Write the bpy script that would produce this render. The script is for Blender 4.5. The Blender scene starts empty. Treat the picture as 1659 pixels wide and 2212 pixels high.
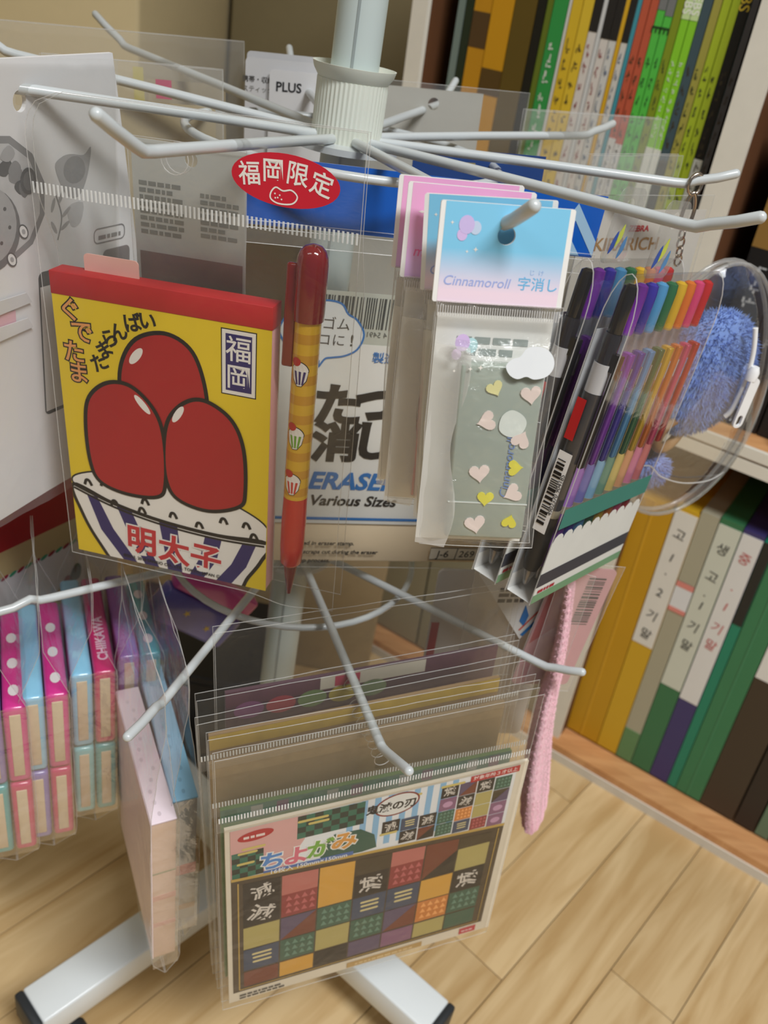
import bpy, bmesh, math, random
from mathutils import Vector, Matrix, noise
from mathutils.geometry import tessellate_polygon
random.seed(7)
sc = bpy.context.scene
COL = sc.collection
HZ = 0.645            # height of the upper hook tier above the floor

# ------------------------------------------------------------------ camera
cam_d = bpy.data.cameras.new('camera'); cam = bpy.data.objects.new('camera', cam_d); COL.objects.link(cam)
cam_d.sensor_fit = 'VERTICAL'; cam_d.sensor_height = 36.0; cam_d.lens = 1841.6/2212*36
cam_d.clip_start = 0.01
NAD = Vector((265.2-829.5, -(4070.4-1106.0), -1841.6)).normalized()
_up = -NAD; _f = Vector((0, 0, -1)); _Y = (_f-_f.dot(_up)*_up).normalized(); _X = _Y.cross(_up)
RM = Matrix((_X, _Y, _up))
cam.matrix_world = Matrix.Translation((0.0540, -0.46, 0.0603+HZ)) @ RM.to_4x4()
cam_d.dof.use_dof = True; cam_d.dof.focus_distance = 0.35; cam_d.dof.aperture_fstop = 13.0
sc.camera = cam
# ------------------------------------------------------------------ light, exposure
sc.view_settings.view_transform = 'Standard'; sc.view_settings.look = 'None'
sc.view_settings.gamma = 1.0; sc.view_settings.use_curve_mapping = False
sc.view_settings.exposure = 0.0
sc.cycles.transparent_max_bounces = 96
sc.cycles.max_bounces = 10
w = bpy.data.worlds.new('world'); sc.world = w; w.use_nodes = True
w.node_tree.nodes['Background'].inputs[0].default_value = (0.96, 0.98, 1.0, 1)
w.node_tree.nodes['Background'].inputs[1].default_value = 0.15
def area(name, loc, size, energy, rot=(0, 0, 0), col=(0.975, 0.99, 1.0)):
    l = bpy.data.lights.new(name, 'AREA'); l.shape = 'RECTANGLE'; l.size, l.size_y = size; l.energy = energy; l.color = col
    o = bpy.data.objects.new(name, l); COL.objects.link(o); o.location = loc; o.rotation_euler = rot; return o
area('ceiling_light_panel', (0.80, -1.05, 2.28), (1.0, 0.3), 56)
area('ceiling_light_panel', (-1.0, -1.4, 2.28), (1.2, 0.3), 6)

# ------------------------------------------------------------------ helpers
MM = 0.001
def lin(c): return tuple(((v/255/12.92) if v/255 <= 0.04045 else ((v/255+0.055)/1.055)**2.4) for v in c)
MATS = {}
def P(col, rough=0.5, metal=0.0, spec=0.5, var=0.06, scale=60.0, bump=0.0, name=None, sub=0.0, coat=0.0, alpha=None):
    key = (tuple(col), rough, metal, spec, var, scale, bump, sub, coat, alpha)
    if key in MATS: return MATS[key]
    m = bpy.data.materials.new(name or 'mat_%02x%02x%02x' % tuple(int(c) for c in col)); m.use_nodes = True
    nt = m.node_tree; b = nt.nodes['Principled BSDF']; l = nt.links.new
    tc = nt.nodes.new('ShaderNodeTexCoord'); n = nt.nodes.new('ShaderNodeTexNoise'); n.inputs['Scale'].default_value = scale; n.inputs['Detail'].default_value = 4
    l(tc.outputs['Object'], n.inputs['Vector'])
    mx = nt.nodes.new('ShaderNodeMix'); mx.data_type = 'RGBA'
    c = lin(col); mx.inputs[6].default_value = tuple(v*(1-var) for v in c)+(1,); mx.inputs[7].default_value = tuple(min(1, v*(1+var)) for v in c)+(1,)
    l(n.outputs['Fac'], mx.inputs[0]); l(mx.outputs[2], b.inputs['Base Color'])
    b.inputs['Roughness'].default_value = rough; b.inputs['Metallic'].default_value = metal; b.inputs['Specular IOR Level'].default_value = spec
    if coat: b.inputs['Coat Weight'].default_value = coat; b.inputs['Coat Roughness'].default_value = 0.08
    if sub: b.inputs['Subsurface Weight'].default_value = sub; b.inputs['Subsurface Radius'].default_value = (0.004, 0.003, 0.003)
    if alpha is not None: b.inputs['Alpha'].default_value = alpha
    if bump:
        bp = nt.nodes.new('ShaderNodeBump'); bp.inputs['Strength'].default_value = bump; bp.inputs['Distance'].default_value = 0.001
        l(n.outputs['Fac'], bp.inputs['Height']); l(bp.outputs['Normal'], b.inputs['Normal'])
    MATS[key] = m; return m
def film_mat(name, haze=0.03, gloss=0.55, rough=0.10, tint=(0.97, 0.97, 0.96), bump=0.25, scale=45.0, hz=(0.9, 0.9, 0.88), fmax=0.22):
    m = bpy.data.materials.new(name); m.use_nodes = True; nt = m.node_tree; nt.nodes.clear(); N = nt.nodes.new; l = nt.links.new
    out = N('ShaderNodeOutputMaterial'); t = N('ShaderNodeBsdfTransparent'); t.inputs[0].default_value = (*tint, 1)
    d = N('ShaderNodeBsdfDiffuse'); d.inputs[0].default_value = (*hz, 1)
    g = N('ShaderNodeBsdfGlossy'); g.inputs['Roughness'].default_value = rough; g.inputs[0].default_value = (0.95, 0.95, 0.95, 1)
    lw = N('ShaderNodeFresnel'); lw.inputs['IOR'].default_value = 1.45
    mu = N('ShaderNodeMath'); mu.operation = 'MULTIPLY'; mu.inputs[1].default_value = gloss
    tc = N('ShaderNodeTexCoord'); n = N('ShaderNodeTexNoise'); n.inputs['Scale'].default_value = scale; n.inputs['Detail'].default_value = 5; n.inputs['Distortion'].default_value = 0.8
    bp = N('ShaderNodeBump'); bp.inputs['Strength'].default_value = bump; bp.inputs['Distance'].default_value = 0.004
    l(tc.outputs['Object'], n.inputs['Vector']); l(n.outputs['Fac'], bp.inputs['Height'])
    l(bp.outputs['Normal'], g.inputs['Normal']); l(bp.outputs['Normal'], lw.inputs['Normal'])
    m1 = N('ShaderNodeMixShader'); m1.inputs[0].default_value = haze; l(t.outputs[0], m1.inputs[1]); l(d.outputs[0], m1.inputs[2])
    m2 = N('ShaderNodeMixShader'); mi = N('ShaderNodeMath'); mi.operation = 'MINIMUM'; mi.inputs[1].default_value = fmax; l(lw.outputs[0], mu.inputs[0]); l(mu.outputs[0], mi.inputs[0]); l(mi.outputs[0], m2.inputs[0]); l(m1.outputs[0], m2.inputs[1]); l(g.outputs[0], m2.inputs[2])
    l(m2.outputs[0], out.inputs[0]); return m
def wood_mat(name, c1, c2, rough=0.45, sc_=(3, 40, 3)):
    m = bpy.data.materials.new(name); m.use_nodes = True; nt = m.node_tree; b = nt.nodes['Principled BSDF']; N = nt.nodes.new; l = nt.links.new
    tc = N('ShaderNodeTexCoord'); oi = N('ShaderNodeObjectInfo'); va = N('ShaderNodeVectorMath'); va.operation = 'ADD'
    ml = N('ShaderNodeVectorMath'); ml.operation = 'SCALE'; ml.inputs['Scale'].default_value = 17.0
    cb = N('ShaderNodeCombineXYZ'); l(oi.outputs['Random'], cb.inputs[0]); l(oi.outputs['Random'], cb.inputs[1]); l(cb.outputs[0], ml.inputs[0])
    mp = N('ShaderNodeMapping'); mp.inputs['Scale'].default_value = sc_
    l(tc.outputs['Object'], va.inputs[0]); l(ml.outputs[0], va.inputs[1]); l(va.outputs[0], mp.inputs['Vector'])
    n = N('ShaderNodeTexNoise'); n.inputs['Scale'].default_value = 2.0; n.inputs['Detail'].default_value = 6; n.inputs['Distortion'].default_value = 1.2; l(mp.outputs[0], n.inputs['Vector'])
    r = N('ShaderNodeValToRGB'); r.color_ramp.elements[0].position = 0.36; r.color_ramp.elements[1].position = 0.62
    r.color_ramp.elements[0].color = (*lin(c2), 1); r.color_ramp.elements[1].color = (*lin(c1), 1); l(n.outputs['Fac'], r.inputs[0])
    hs = N('ShaderNodeHueSaturation'); mr = N('ShaderNodeMapRange'); mr.inputs[3].default_value = 0.93; mr.inputs[4].default_value = 1.05
    l(oi.outputs['Random'], mr.inputs[0]); l(mr.outputs[0], hs.inputs['Value']); l(r.outputs[0], hs.inputs['Color']); l(hs.outputs[0], b.inputs['Base Color'])
    b.inputs['Roughness'].default_value = rough; return m

FILM = film_mat('clear_film', 0.016, 0.62, 0.09, bump=0.5)
FILM_H = film_mat('hazy_film', 0.09, 0.9, 0.14, bump=0.5)
FILM_W = film_mat('crinkled_film', 0.05, 0.7, 0.10, bump=0.9, scale=90)
PVC = film_mat('clear_pvc', 0.02, 0.32, 0.06, bump=0.12, scale=40)
EDGE = film_mat('film_edge', 0.30, 0.6, 0.25, tint=(0.9, 0.9, 0.9), bump=0.0)
CLEARP = film_mat('clear_plastic', 0.06, 1.0, 0.06, tint=(0.9, 0.9, 0.92), bump=0.0)

def link(o, parent):
    COL.objects.link(o)
    if parent is not None: o.parent = parent
    return o
def mk(name, verts, faces, mat, parent=None, smooth=False, s=MM):
    me = bpy.data.meshes.new(name); me.from_pydata([(v[0]*s, v[1]*s, v[2]*s) for v in verts], [], faces); me.update()
    if mat: me.materials.append(mat)
    if smooth:
        for p in me.polygons: p.use_smooth = True
        me.set_sharp_from_angle(angle=math.radians(48))
    return link(bpy.data.objects.new(name, me), parent)
def tag(o, label, cat, group=None):
    o['label'] = label; o['category'] = cat
    if group: o['group'] = group
    return o
def struct(o): o['kind'] = 'structure'; return o
def frame(pos, yaw, pitch=0, roll=0):
    a, b, c = (math.radians(v) for v in (yaw, pitch, roll))
    n = Vector((math.cos(a)*math.cos(b), math.sin(a)*math.cos(b), math.sin(b))); u = Vector((-math.sin(a), math.cos(a), 0)); v = n.cross(u)
    x = math.cos(c)*u+math.sin(c)*v; z = -math.sin(c)*u+math.cos(c)*v
    M = Matrix((x, -n, z)).transposed().to_4x4(); M.translation = Vector(pos)+Vector((0, 0, HZ)); return M
def az(a, r, z=0): return Vector((r*math.cos(math.radians(a)), r*math.sin(math.radians(a)), z))
def thing(name, M, label, cat, group=None):
    o = bpy.data.objects.new(name, None); o.empty_display_size = 0.01; COL.objects.link(o); o.matrix_world = M; tag(o, label, cat, group); return o
def boxv(x0, x1, y0, y1, z0, z1): return [(x0, y0, z0), (x1, y0, z0), (x1, y1, z0), (x0, y1, z0), (x0, y0, z1), (x1, y0, z1), (x1, y1, z1), (x0, y1, z1)]
BF = [(3, 2, 1, 0), (4, 5, 6, 7), (0, 1, 5, 4), (1, 2, 6, 5), (2, 3, 7, 6), (3, 0, 4, 7)]
def box(name, x0, x1, y0, y1, z0, z1, mat, parent=None, bev=0.0, seg=2, s=MM, fn=None):
    vs = boxv(x0, x1, y0, y1, z0, z1)
    if fn: vs = [fn(v) for v in vs]
    if not bev: return mk(name, vs, BF, mat, parent, s=s)
    bm = bmesh.new(); V = [bm.verts.new(Vector(v)*s) for v in vs]
    for f in BF: bm.faces.new([V[i] for i in f])
    bmesh.ops.bevel(bm, geom=bm.edges[:], offset=bev*s, segments=seg, profile=0.5, affect='EDGES')
    me = bpy.data.meshes.new(name); bm.to_mesh(me); bm.free(); me.materials.append(mat)
    for p in me.polygons: p.use_smooth = True
    o = link(bpy.data.objects.new(name, me), parent); 
    return o
def boxes(name, lst, mat, parent=None, s=MM):
    vs, fs = [], []
    for b in lst:
        k = len(vs); vs += boxv(*b); fs += [tuple(i+k for i in f) for f in BF]
    return mk(name, vs, fs, mat, parent, s=s)
def shape(name, loops, y, mat, parent, th=0.0, wrap=None, s=MM):
    """flat outline in the x-z plane (first loop outer, others holes); th gives it thickness away from the viewer"""
    pts = [p for L in loops for p in L]
    tri = tessellate_polygon([[Vector((p[0], p[1], 0)) for p in L] for L in loops])
    if not th:
        if wrap is None: return mk(name, [(p[0], y, p[1]) for p in pts], [tuple(t) for t in tri], mat, parent, s=s)
        bm = bmesh.new(); V = [bm.verts.new((p[0], 0, p[1])) for p in pts]
        for t in tri:
            try: bm.faces.new([V[i] for i in t])
            except ValueError: pass
        bmesh.ops.subdivide_edges(bm, edges=bm.edges[:], cuts=3, use_grid_fill=True)
        cx, cy, r = wrap; r += y
        vs = [(cx+r*math.sin(v.co.x/r), cy-r*math.cos(v.co.x/r), v.co.z) for v in bm.verts]; bm.verts.index_update()
        fs = [tuple(v.index for v in f.verts) for f in bm.faces]; bm.free(); return mk(name, vs, fs, mat, parent, s=s)
    n = len(pts); vs = [(p[0], y, p[1]) for p in pts]+[(p[0], y+th, p[1]) for p in pts]
    fs = [tuple(t) for t in tri]+[tuple(i+n for i in reversed(t)) for t in tri]; k = 0
    for L in loops:
        m = len(L)
        for i in range(m): a, b = k+i, k+(i+1) % m; fs.append((a, b, b+n, a+n))
        k += m
    return mk(name, vs, fs, mat, parent, s=s)
def cr(pts, n=6, closed=True):
    out = []; m = len(pts)
    for i in range(m if closed else m-1):
        if closed: p0, p1, p2, p3 = (pts[(i+k-1) % m] for k in range(4))
        else: p0, p1, p2, p3 = pts[max(i-1, 0)], pts[i], pts[i+1], pts[min(i+2, m-1)]
        for j in range(n):
            t = j/n
            out.append(tuple(0.5*(2*p1[k]+(p2[k]-p0[k])*t+(2*p0[k]-5*p1[k]+4*p2[k]-p3[k])*t*t+(3*p1[k]-p0[k]-3*p2[k]+p3[k])*t**3) for k in range(len(p1))))
    if not closed: out.append(tuple(pts[-1]))
    return out
def off(L, d):
    m = len(L); A = sum(L[i][0]*L[(i+1) % m][1]-L[(i+1) % m][0]*L[i][1] for i in range(m)); sg = 1 if A > 0 else -1; out = []
    for i in range(m):
        a, b = Vector(L[i-1]), Vector(L[(i+1) % m]); t = (b-a)
        if t.length < 1e-9: out.append(L[i]); continue
        t.normalize(); out.append((L[i][0]+sg*t.y*d, L[i][1]-sg*t.x*d))
    return out
def ell(cx, cz, a, b, n=32, rot=0):
    c, s_ = math.cos(math.radians(rot)), math.sin(math.radians(rot)); o = []
    for i in range(n):
        t = 2*math.pi*i/n; x, z = a*math.cos(t), b*math.sin(t); o.append((cx+x*c-z*s_, cz+x*s_+z*c))
    return o
def rect(x0, x1, z0, z1): return [(x0, z0), (x1, z0), (x1, z1), (x0, z1)]
def rrect(x0, x1, z0, z1, r, n=5):
    o = []
    for cx, cz, a0 in ((x1-r, z1-r, 0), (x0+r, z1-r, 90), (x0+r, z0+r, 180), (x1-r, z0+r, 270)):
        for i in range(n+1): a = math.radians(a0+90*i/n); o.append((cx+r*math.cos(a), cz+r*math.sin(a)))
    return o
def heart(cx, cz, w_, rot=0):
    o = []; c, s_ = math.cos(math.radians(rot)), math.sin(math.radians(rot))
    for i in range(24):
        t = 2*math.pi*i/24; x = 16*math.sin(t)**3/32*w_; z = (13*math.cos(t)-5*math.cos(2*t)-2*math.cos(3*t)-math.cos(4*t))/32*w_
        o.append((cx+x*c-z*s_, cz+x*s_+z*c))
    return o
def stroke(name, pts, w_, y, mat, parent, closed=False, wrap=None):
    m = len(pts); L, Rr = [], []
    for i in range(m):
        a = Vector(pts[i-1] if (closed or i > 0) else pts[0]); b = Vector(pts[(i+1) % m] if (closed or i < m-1) else pts[-1]); t = (b-a).normalized()
        L.append((pts[i][0]-t.y*w_/2, pts[i][1]+t.x*w_/2)); Rr.append((pts[i][0]+t.y*w_/2, pts[i][1]-t.x*w_/2))
    vs = [(p[0], y, p[1]) for p in L+Rr]; fs = [(i, (i+1) % m, (i+1) % m+m, i+m) for i in range(m if closed else m-1)]
    return mk(name, vs, fs, mat, parent)
def tube(name, pts, r, mat, parent=None, seg=8, closed=False, s=MM, caps=True):
    pts = [Vector(p) for p in pts]; m = len(pts); vs, fs = [], []; prev = None
    for i, p in enumerate(pts):
        a = pts[i-1] if (closed or i > 0) else p; b = pts[(i+1) % m] if (closed or i < m-1) else p; t = (b-a).normalized()
        if prev is None: prev = t.cross(Vector((0, 0, 1))); prev = prev if prev.length > 1e-3 else t.cross(Vector((1, 0, 0)))
        nrm = (prev-prev.dot(t)*t).normalized(); prev = nrm; bn = t.cross(nrm); rr = r[i] if isinstance(r, (list, tuple)) else r
        for k in range(seg): q = 2*math.pi*k/seg; vs.append(tuple(p+rr*(math.cos(q)*nrm+math.sin(q)*bn)))
    for i in range(m if closed else m-1):
        for k in range(seg): a, b = i*seg, ((i+1) % m)*seg; fs.append((a+k, a+(k+1) % seg, b+(k+1) % seg, b+k))
    if not closed and caps: fs.append(tuple(range(seg))[::-1]); fs.append(tuple(range((m-1)*seg, m*seg)))
    return mk(name, vs, fs, mat, parent, smooth=True, s=s)
def lathe(name, prof, cx, cy, mat, parent=None, seg=24, s=MM, rib=0):
    vs, fs = [], []; m = len(prof)
    for (r, z) in prof:
        for k in range(seg):
            q = 2*math.pi*k/seg; rr = r*(1+(rib if k % 2 else 0)); vs.append((cx+rr*math.cos(q), cy+rr*math.sin(q), z))
    for i in range(m-1):
        for k in range(seg): fs.append((i*seg+k, i*seg+(k+1) % seg, (i+1)*seg+(k+1) % seg, (i+1)*seg+k))
    fs.append(tuple(range(seg))[::-1]); fs.append(tuple(range((m-1)*seg, m*seg)))
    o = mk(name, vs, fs, mat, parent, smooth=(rib == 0), s=s)
    for p in o.data.polygons[-2:]: p.use_smooth = False
    return o
TXT = {}
def text(name, body, size, x, z, y, mat, parent, rot=0, bold=0.0, shear=0.0, align='CENTER', sx=1.0, mirror=False, wrap=None):
    """lettering in the x-z plane facing -y; (x, z) is the middle of the line"""
    key = (body, bold, shear, align)
    if key not in TXT:
        c = bpy.data.curves.new('lettering', 'FONT'); c.body = body; c.size = 1.0; c.align_x = align; c.resolution_u = 3; c.offset = bold*0.28; c.shear = shear
        o = bpy.data.objects.new('t', c); me = o.to_mesh(); vs = [tuple(v.co) for v in me.vertices]; fs = [tuple(p.vertices) for p in me.polygons]
        o.to_mesh_clear(); bpy.data.objects.remove(o); bpy.data.curves.remove(c); TXT[key] = (vs, fs)
    vs, fs = TXT[key]; co, si = math.cos(math.radians(rot)), math.sin(math.radians(rot)); out = []
    for v in vs:
        a = v[0]*size*sx*(-1 if mirror else 1); b = (v[1]-0.36)*size; X = a*co-b*si; Z = a*si+b*co
        if wrap: cx, cy, r = wrap; r += y; out.append((cx+r*math.sin((x+X)/r), cy-r*math.cos((x+X)/r), z+Z))
        else: out.append((x+X, y, z+Z))
    return mk(name, out, fs, mat, parent)
def film(name, parent, x0, x1, z0, z1, y, mat, nx=24, nz=36, amp=0.6, seed=0, hole=None, edge=True, fscale=0.045):
    """thin plastic sheet with wrinkles; x0, x1 may be functions of z, y a function of x and z"""
    X0 = x0 if callable(x0) else (lambda z: x0); X1 = x1 if callable(x1) else (lambda z: x1); Y = y if callable(y) else (lambda x, z: y)
    vs = []
    for j in range(nz+1):
        z = z0+(z1-z0)*j/nz
        for i in range(nx+1):
            x = X0(z)+(X1(z)-X0(z))*i/nx; d = amp*(noise.noise(Vector((x*fscale+seed*7.1, z*fscale*0.7, seed*3.3)))+0.5*noise.noise(Vector((x*fscale*2.7, z*fscale*2.2+seed, seed*5.1))))
            vs.append((x, Y(x, z)+d, z))
    fs = []
    for j in range(nz):
        for i in range(nx):
            a = j*(nx+1)+i
            if hole:
                cx = (vs[a][0]+vs[a+1][0])/2; cz = (vs[a][2]+vs[a+nx+1][2])/2
                if (cx-hole[0])**2+(cz-hole[1])**2 < hole[2]**2: continue
            fs.append((a, a+1, a+nx+2, a+nx+1))
    o = mk(name, vs, fs, mat, parent, smooth=True)
    if edge:
        b = [vs[i] for i in range(0, nx+1)]+[vs[j*(nx+1)+nx] for j in range(1, nz+1)]+[vs[nz*(nx+1)+i] for i in range(nx-1, -1, -1)]+[vs[j*(nx+1)] for j in range(nz-1, 0, -1)]
        tube('film_edge', b, 0.17, EDGE, o, seg=5, closed=True)
        if hole: tube('hole_rim', [(hole[0]+hole[2]*math.cos(t*math.pi/8), Y(hole[0], hole[1]), hole[1]+hole[2]*math.sin(t*math.pi/8)) for t in range(16)], 0.22, EDGE, o, seg=5, closed=True)
    return o
def ridges(name, parent, x0, x1, z, h, y, mat, pitch=1.9, r=0.45, dz=0.0):
    """row of little upright welds of a heat-sealed or zip strip, one part"""
    vs, fs = [], []; n = int((x1-x0)/pitch)
    for i in range(n):
        x = x0+pitch*(i+0.5); zz = z+dz*i/n; k = len(vs)
        for t in range(6):
            a = math.pi*2*t/6; vs.append((x+r*math.cos(a), y-0.35*max(0, -math.sin(a))-0.1, zz-h/2)); vs.append((x+r*math.cos(a), y-0.35*max(0, -math.sin(a))-0.1, zz+h/2))
        for t in range(6): u, v = k+2*t, k+2*((t+1) % 6); fs.append((u, v, v+1, u+1))
    return mk(name, vs, fs, mat, parent)
def barcode(name, parent, x0, x1, z0, z1, y, mat, seed=1, vert=False):
    rnd = random.Random(seed); L = []; x = x0 if not vert else z0; e = x1 if not vert else z1
    unit = (e-x)/62
    while x < e:
        w_ = rnd.choice((1, 1, 1, 2, 3))*unit; L.append((x, min(x+w_, e))); x += w_+rnd.choice((1, 1, 2, 2))*unit
    vs, fs = [], []
    for a, b in L:
        k = len(vs); vs += [(a, y, z0), (b, y, z0), (b, y, z1), (a, y, z1)] if not vert else [(x0, y, a), (x1, y, a), (x1, y, b), (x0, y, b)]; fs.append((k, k+1, k+2, k+3))
    return mk(name, vs, fs, mat, parent)
def marks(name, parent, x0, x1, z0, z1, y, mat, rows, seed=0, fill=0.6):
    """rows of print too small to read, as short dashes in one part"""
    rnd = random.Random(seed); vs, fs = [], []; dz = (z1-z0)/rows
    for r in range(rows):
        x = x0; z = z1-dz*(r+1)
        xe = x1-(x1-x0)*rnd.random()*0.35
        while x < xe:
            w_ = dz*rnd.uniform(0.5, 1.6); k = len(vs); vs += [(x, y, z), (min(x+w_, x1), y, z), (min(x+w_, x1), y, z+dz*fill), (x, y, z+dz*fill)]; fs.append((k, k+1, k+2, k+3)); x += w_+dz*0.25
    return mk(name, vs, fs, mat, parent)
# shared colours
WHITE = P((240, 240, 238), 0.45); PAPER = P((236, 232, 224), 0.7); BLACK = P((14, 13, 14), 0.5); INK = P((20, 16, 18), 0.5, var=0.02)
STEEL = P((196, 202, 204), 0.30, spec=0.5, var=0.02, coat=0.3, name='white_powder_coat')
CHROME = P((190, 180, 170), 0.25, metal=1.0, var=0.02)

# ================================================================== the setting
WOODF = wood_mat('pale_oak_plank', (216, 188, 142), (190, 156, 106), 0.40, (2.2, 22, 3))
BASEF = P((204, 176, 132), 0.5, name='floor_base')
fl = struct(mk('floor', [(-2, -2.2, -0.004), (2.4, -2.2, -0.004), (2.4, 1.6, -0.004), (-2, 1.6, -0.004)], [(0, 1, 2, 3)], BASEF, s=1.0))
pm = None; PW, PL = 0.062, 0.42; g = 0.0004
rnd = random.Random(3)
for i in range(-15, 16):
    sh = rnd.random()*PL
    for j in range(-4, 4):
        if pm is None:
            pl = box('plank', -PL/2+g, PL/2-g, -PW/2+g, PW/2-g, -0.004, 0.0, WOODF, fl, s=1.0); pm = pl.data
        else: pl = link(bpy.data.objects.new('plank', pm), fl)
        a = math.radians(53); u = Vector((math.cos(a), math.sin(a))); v = Vector((-u.y, u.x)); c = u*(j*PL+sh)+v*(i*PW)+Vector((0.12, -0.02))
        pl.location = (c.x, c.y, 0); pl.rotation_euler = (0, 0, a)
WALLM = P((176, 162, 120), 0.85, var=0.03, scale=8, name='beige_wall')
struct(box('wall_back', -2.0, 2.4, 1.02, 1.10, 0, 2.4, WALLM, s=1.0))
struct(box('shade_panel_1', -0.31, 0.30, 0.985, 1.02, 0, 2.0, P((132, 120, 88), 0.6, var=0.04, name='olive_shade'), s=1.0, bev=0.004))  # added panel, its dark olive colour standing in for the shaded alcove wall
struct(box('wall_left', -2.05, -2.0, -2.2, 1.1, 0, 2.4, WALLM, s=1.0))
struct(box('ceiling', -2.0, 2.4, -2.2, 1.1, 2.4, 2.45, P((232, 230, 224), 0.9, name='white_ceiling'), s=1.0))
struct(box('trim_1', -0.62, -0.315, 0.60, 1.02, 0, 2.4, P((214, 198, 156), 0.8, var=0.03, name='beige_pillar'), s=1.0, bev=0.006))
# ------------------------------------------------------------------ bookcase
SO = Vector((0.2977, 0.2559, HZ-0.622)); SD = Vector((math.cos(math.radians(-28.67)), math.sin(math.radians(-28.67)), 0)); SN = Vector((-SD.y, SD.x, 0))   # SN points into the shelf
def sp(v):   # bookcase coordinates (mm: along the front, depth, height) to world, with the slight rake of the old case
    z = v[2]; return tuple(SO+SD*(v[0]-0.05*min(z, 400)-0.03*max(z-400, 0))*MM+SN*v[1]*MM+Vector((0, 0, z*MM)))
def sbox(name, x0, x1, y0, y1, z0, z1, mat, parent=None, bev=0): return box(name, x0, x1, y0, y1, z0, z1, mat, parent, s=1.0, fn=sp)
WSH = P((226, 222, 210), 0.55, name='white_laminate'); BRN = P((96, 60, 34), 0.6, name='brown_laminate'); ORW = wood_mat('orange_laminate', (214, 160, 108), (196, 140, 90), 0.5)
bc = thing('bookcase', Matrix.Translation(SO), 'white-edged brown bookcase of two bays standing behind the spinner rack', 'bookcase')
def cpart(name, x0, x1, y0, y1, z0, z1, mat):
    o = sbox(name, x0, x1, y0, y1, z0, z1, mat); o.parent = bc; o.matrix_parent_inverse = bc.matrix_world.inverted(); return o
cpart('edge_strip', -22, 0, -6, 0, -20, 900, WSH); cpart('divider_panel', -22, 0, 0, 290, -20, 900, BRN)
cpart('edge_strip', -316, -300, -6, 0, -20, 900, WSH); cpart('side_panel', -316, -300, 0, 290, -20, 900, BRN)
cpart('edge_strip', 560, 582, -6, 0, -20, 900, WSH); cpart('side_panel', 560, 582, 0, 290, -20, 900, BRN)
cpart('back_panel', -316, 582, 290, 296, -20, 900, P((60, 44, 34), 0.7))
cpart('bottom_board', -300, 560, 0, 290, -20, -3, ORW); cpart('edge_strip', -300, 560, -18, 0, -23, -12, P((214, 208, 196), 0.5))
cpart('bottom_board', -300, 560, -16, 0, -12, -3, ORW)
cpart('shelf_board', 0, 560, 0, 290, 376, 398, ORW); cpart('edge_strip', 0, 560, -5, 0, 388.5, 398, WSH); cpart('edge_strip', 0, 560, -5, 0, 375, 386, WSH)
cpart('shelf_board', -300, -22, 0, 290, 376, 398, ORW); cpart('edge_strip', -300, -22, -5, 0, 375, 398, WSH)
cpart('top_board', -316, 582, -5, 290, 900, 920, WSH)
def spine_text(body, size, x, z, mat, parent, y=-0.5, rot=-90, depth=12, bold=0.01, sx=1.0):
    o = text('lettering', body, size, x, z, 0, mat, None, rot=rot, bold=bold, sx=sx)
    for v in o.data.vertices: v.co = Vector(sp((v.co.x*1000, depth+y, v.co.z*1000)))
    o.parent = parent; o.matrix_parent_inverse = parent.matrix_world.inverted(); return o
def smarks(parent, x0, x1, z0, z1, mat, rows, seed, depth=12):
    """column of illegible spine print"""
    rnd = random.Random(seed); dz = (z1-z0)/rows; vs, fs = [], []; w_ = x1-x0
    for r in range(rows):
        z = z0+dz*r
        for q in range(5):
            a = x0+w_*rnd.uniform(0, .55); c = z+dz*rnd.uniform(.08, .62)
            b, d = (a+w_*rnd.uniform(.25, .45), c+dz*.09) if q % 2 else (a+w_*.13, c+dz*rnd.uniform(.16, .34))
            k = len(vs); vs += [sp((a, depth-0.4, c)), sp((b, depth-0.4, c)), sp((b, depth-0.4, d)), sp((a, depth-0.4, d))]; fs.append((k, k+1, k+2, k+3))
    o = mk('spine_print', vs, fs, mat, None, s=1.0); o.parent = parent; o.matrix_parent_inverse = parent.matrix_world.inverted(); return o
def book(name, x0, x1, z0, h, col, label, cat, bands=(), group=None, depth=12, rough=0.45, dd=200, paper=True):
    t = thing(name, Matrix.Translation(sp(((x0+x1)/2, depth, z0))), label, cat, group)
    def part(n, *a):
        o = sbox(n, *a); o.parent = t; o.matrix_parent_inverse = t.matrix_world.inverted(); return o
    g_ = 0.35; part('cover', x0+g_, x1-g_, depth, depth+dd, z0, z0+h, P(col, rough, var=0.05, scale=20))
    if paper and x1-x0 > 4: part('pages', x0+1, x1-1, depth+2, depth+dd-2, z0+h, z0+h+0.3, PAPER)
    for (a, b, c) in bands: part('spine_band', x0+g_-0.05, x1-g_+0.05, depth-0.3, depth+0.4, z0+h*a, z0+h*b, P(c, rough, var=0.05, scale=20))
    return t
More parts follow.
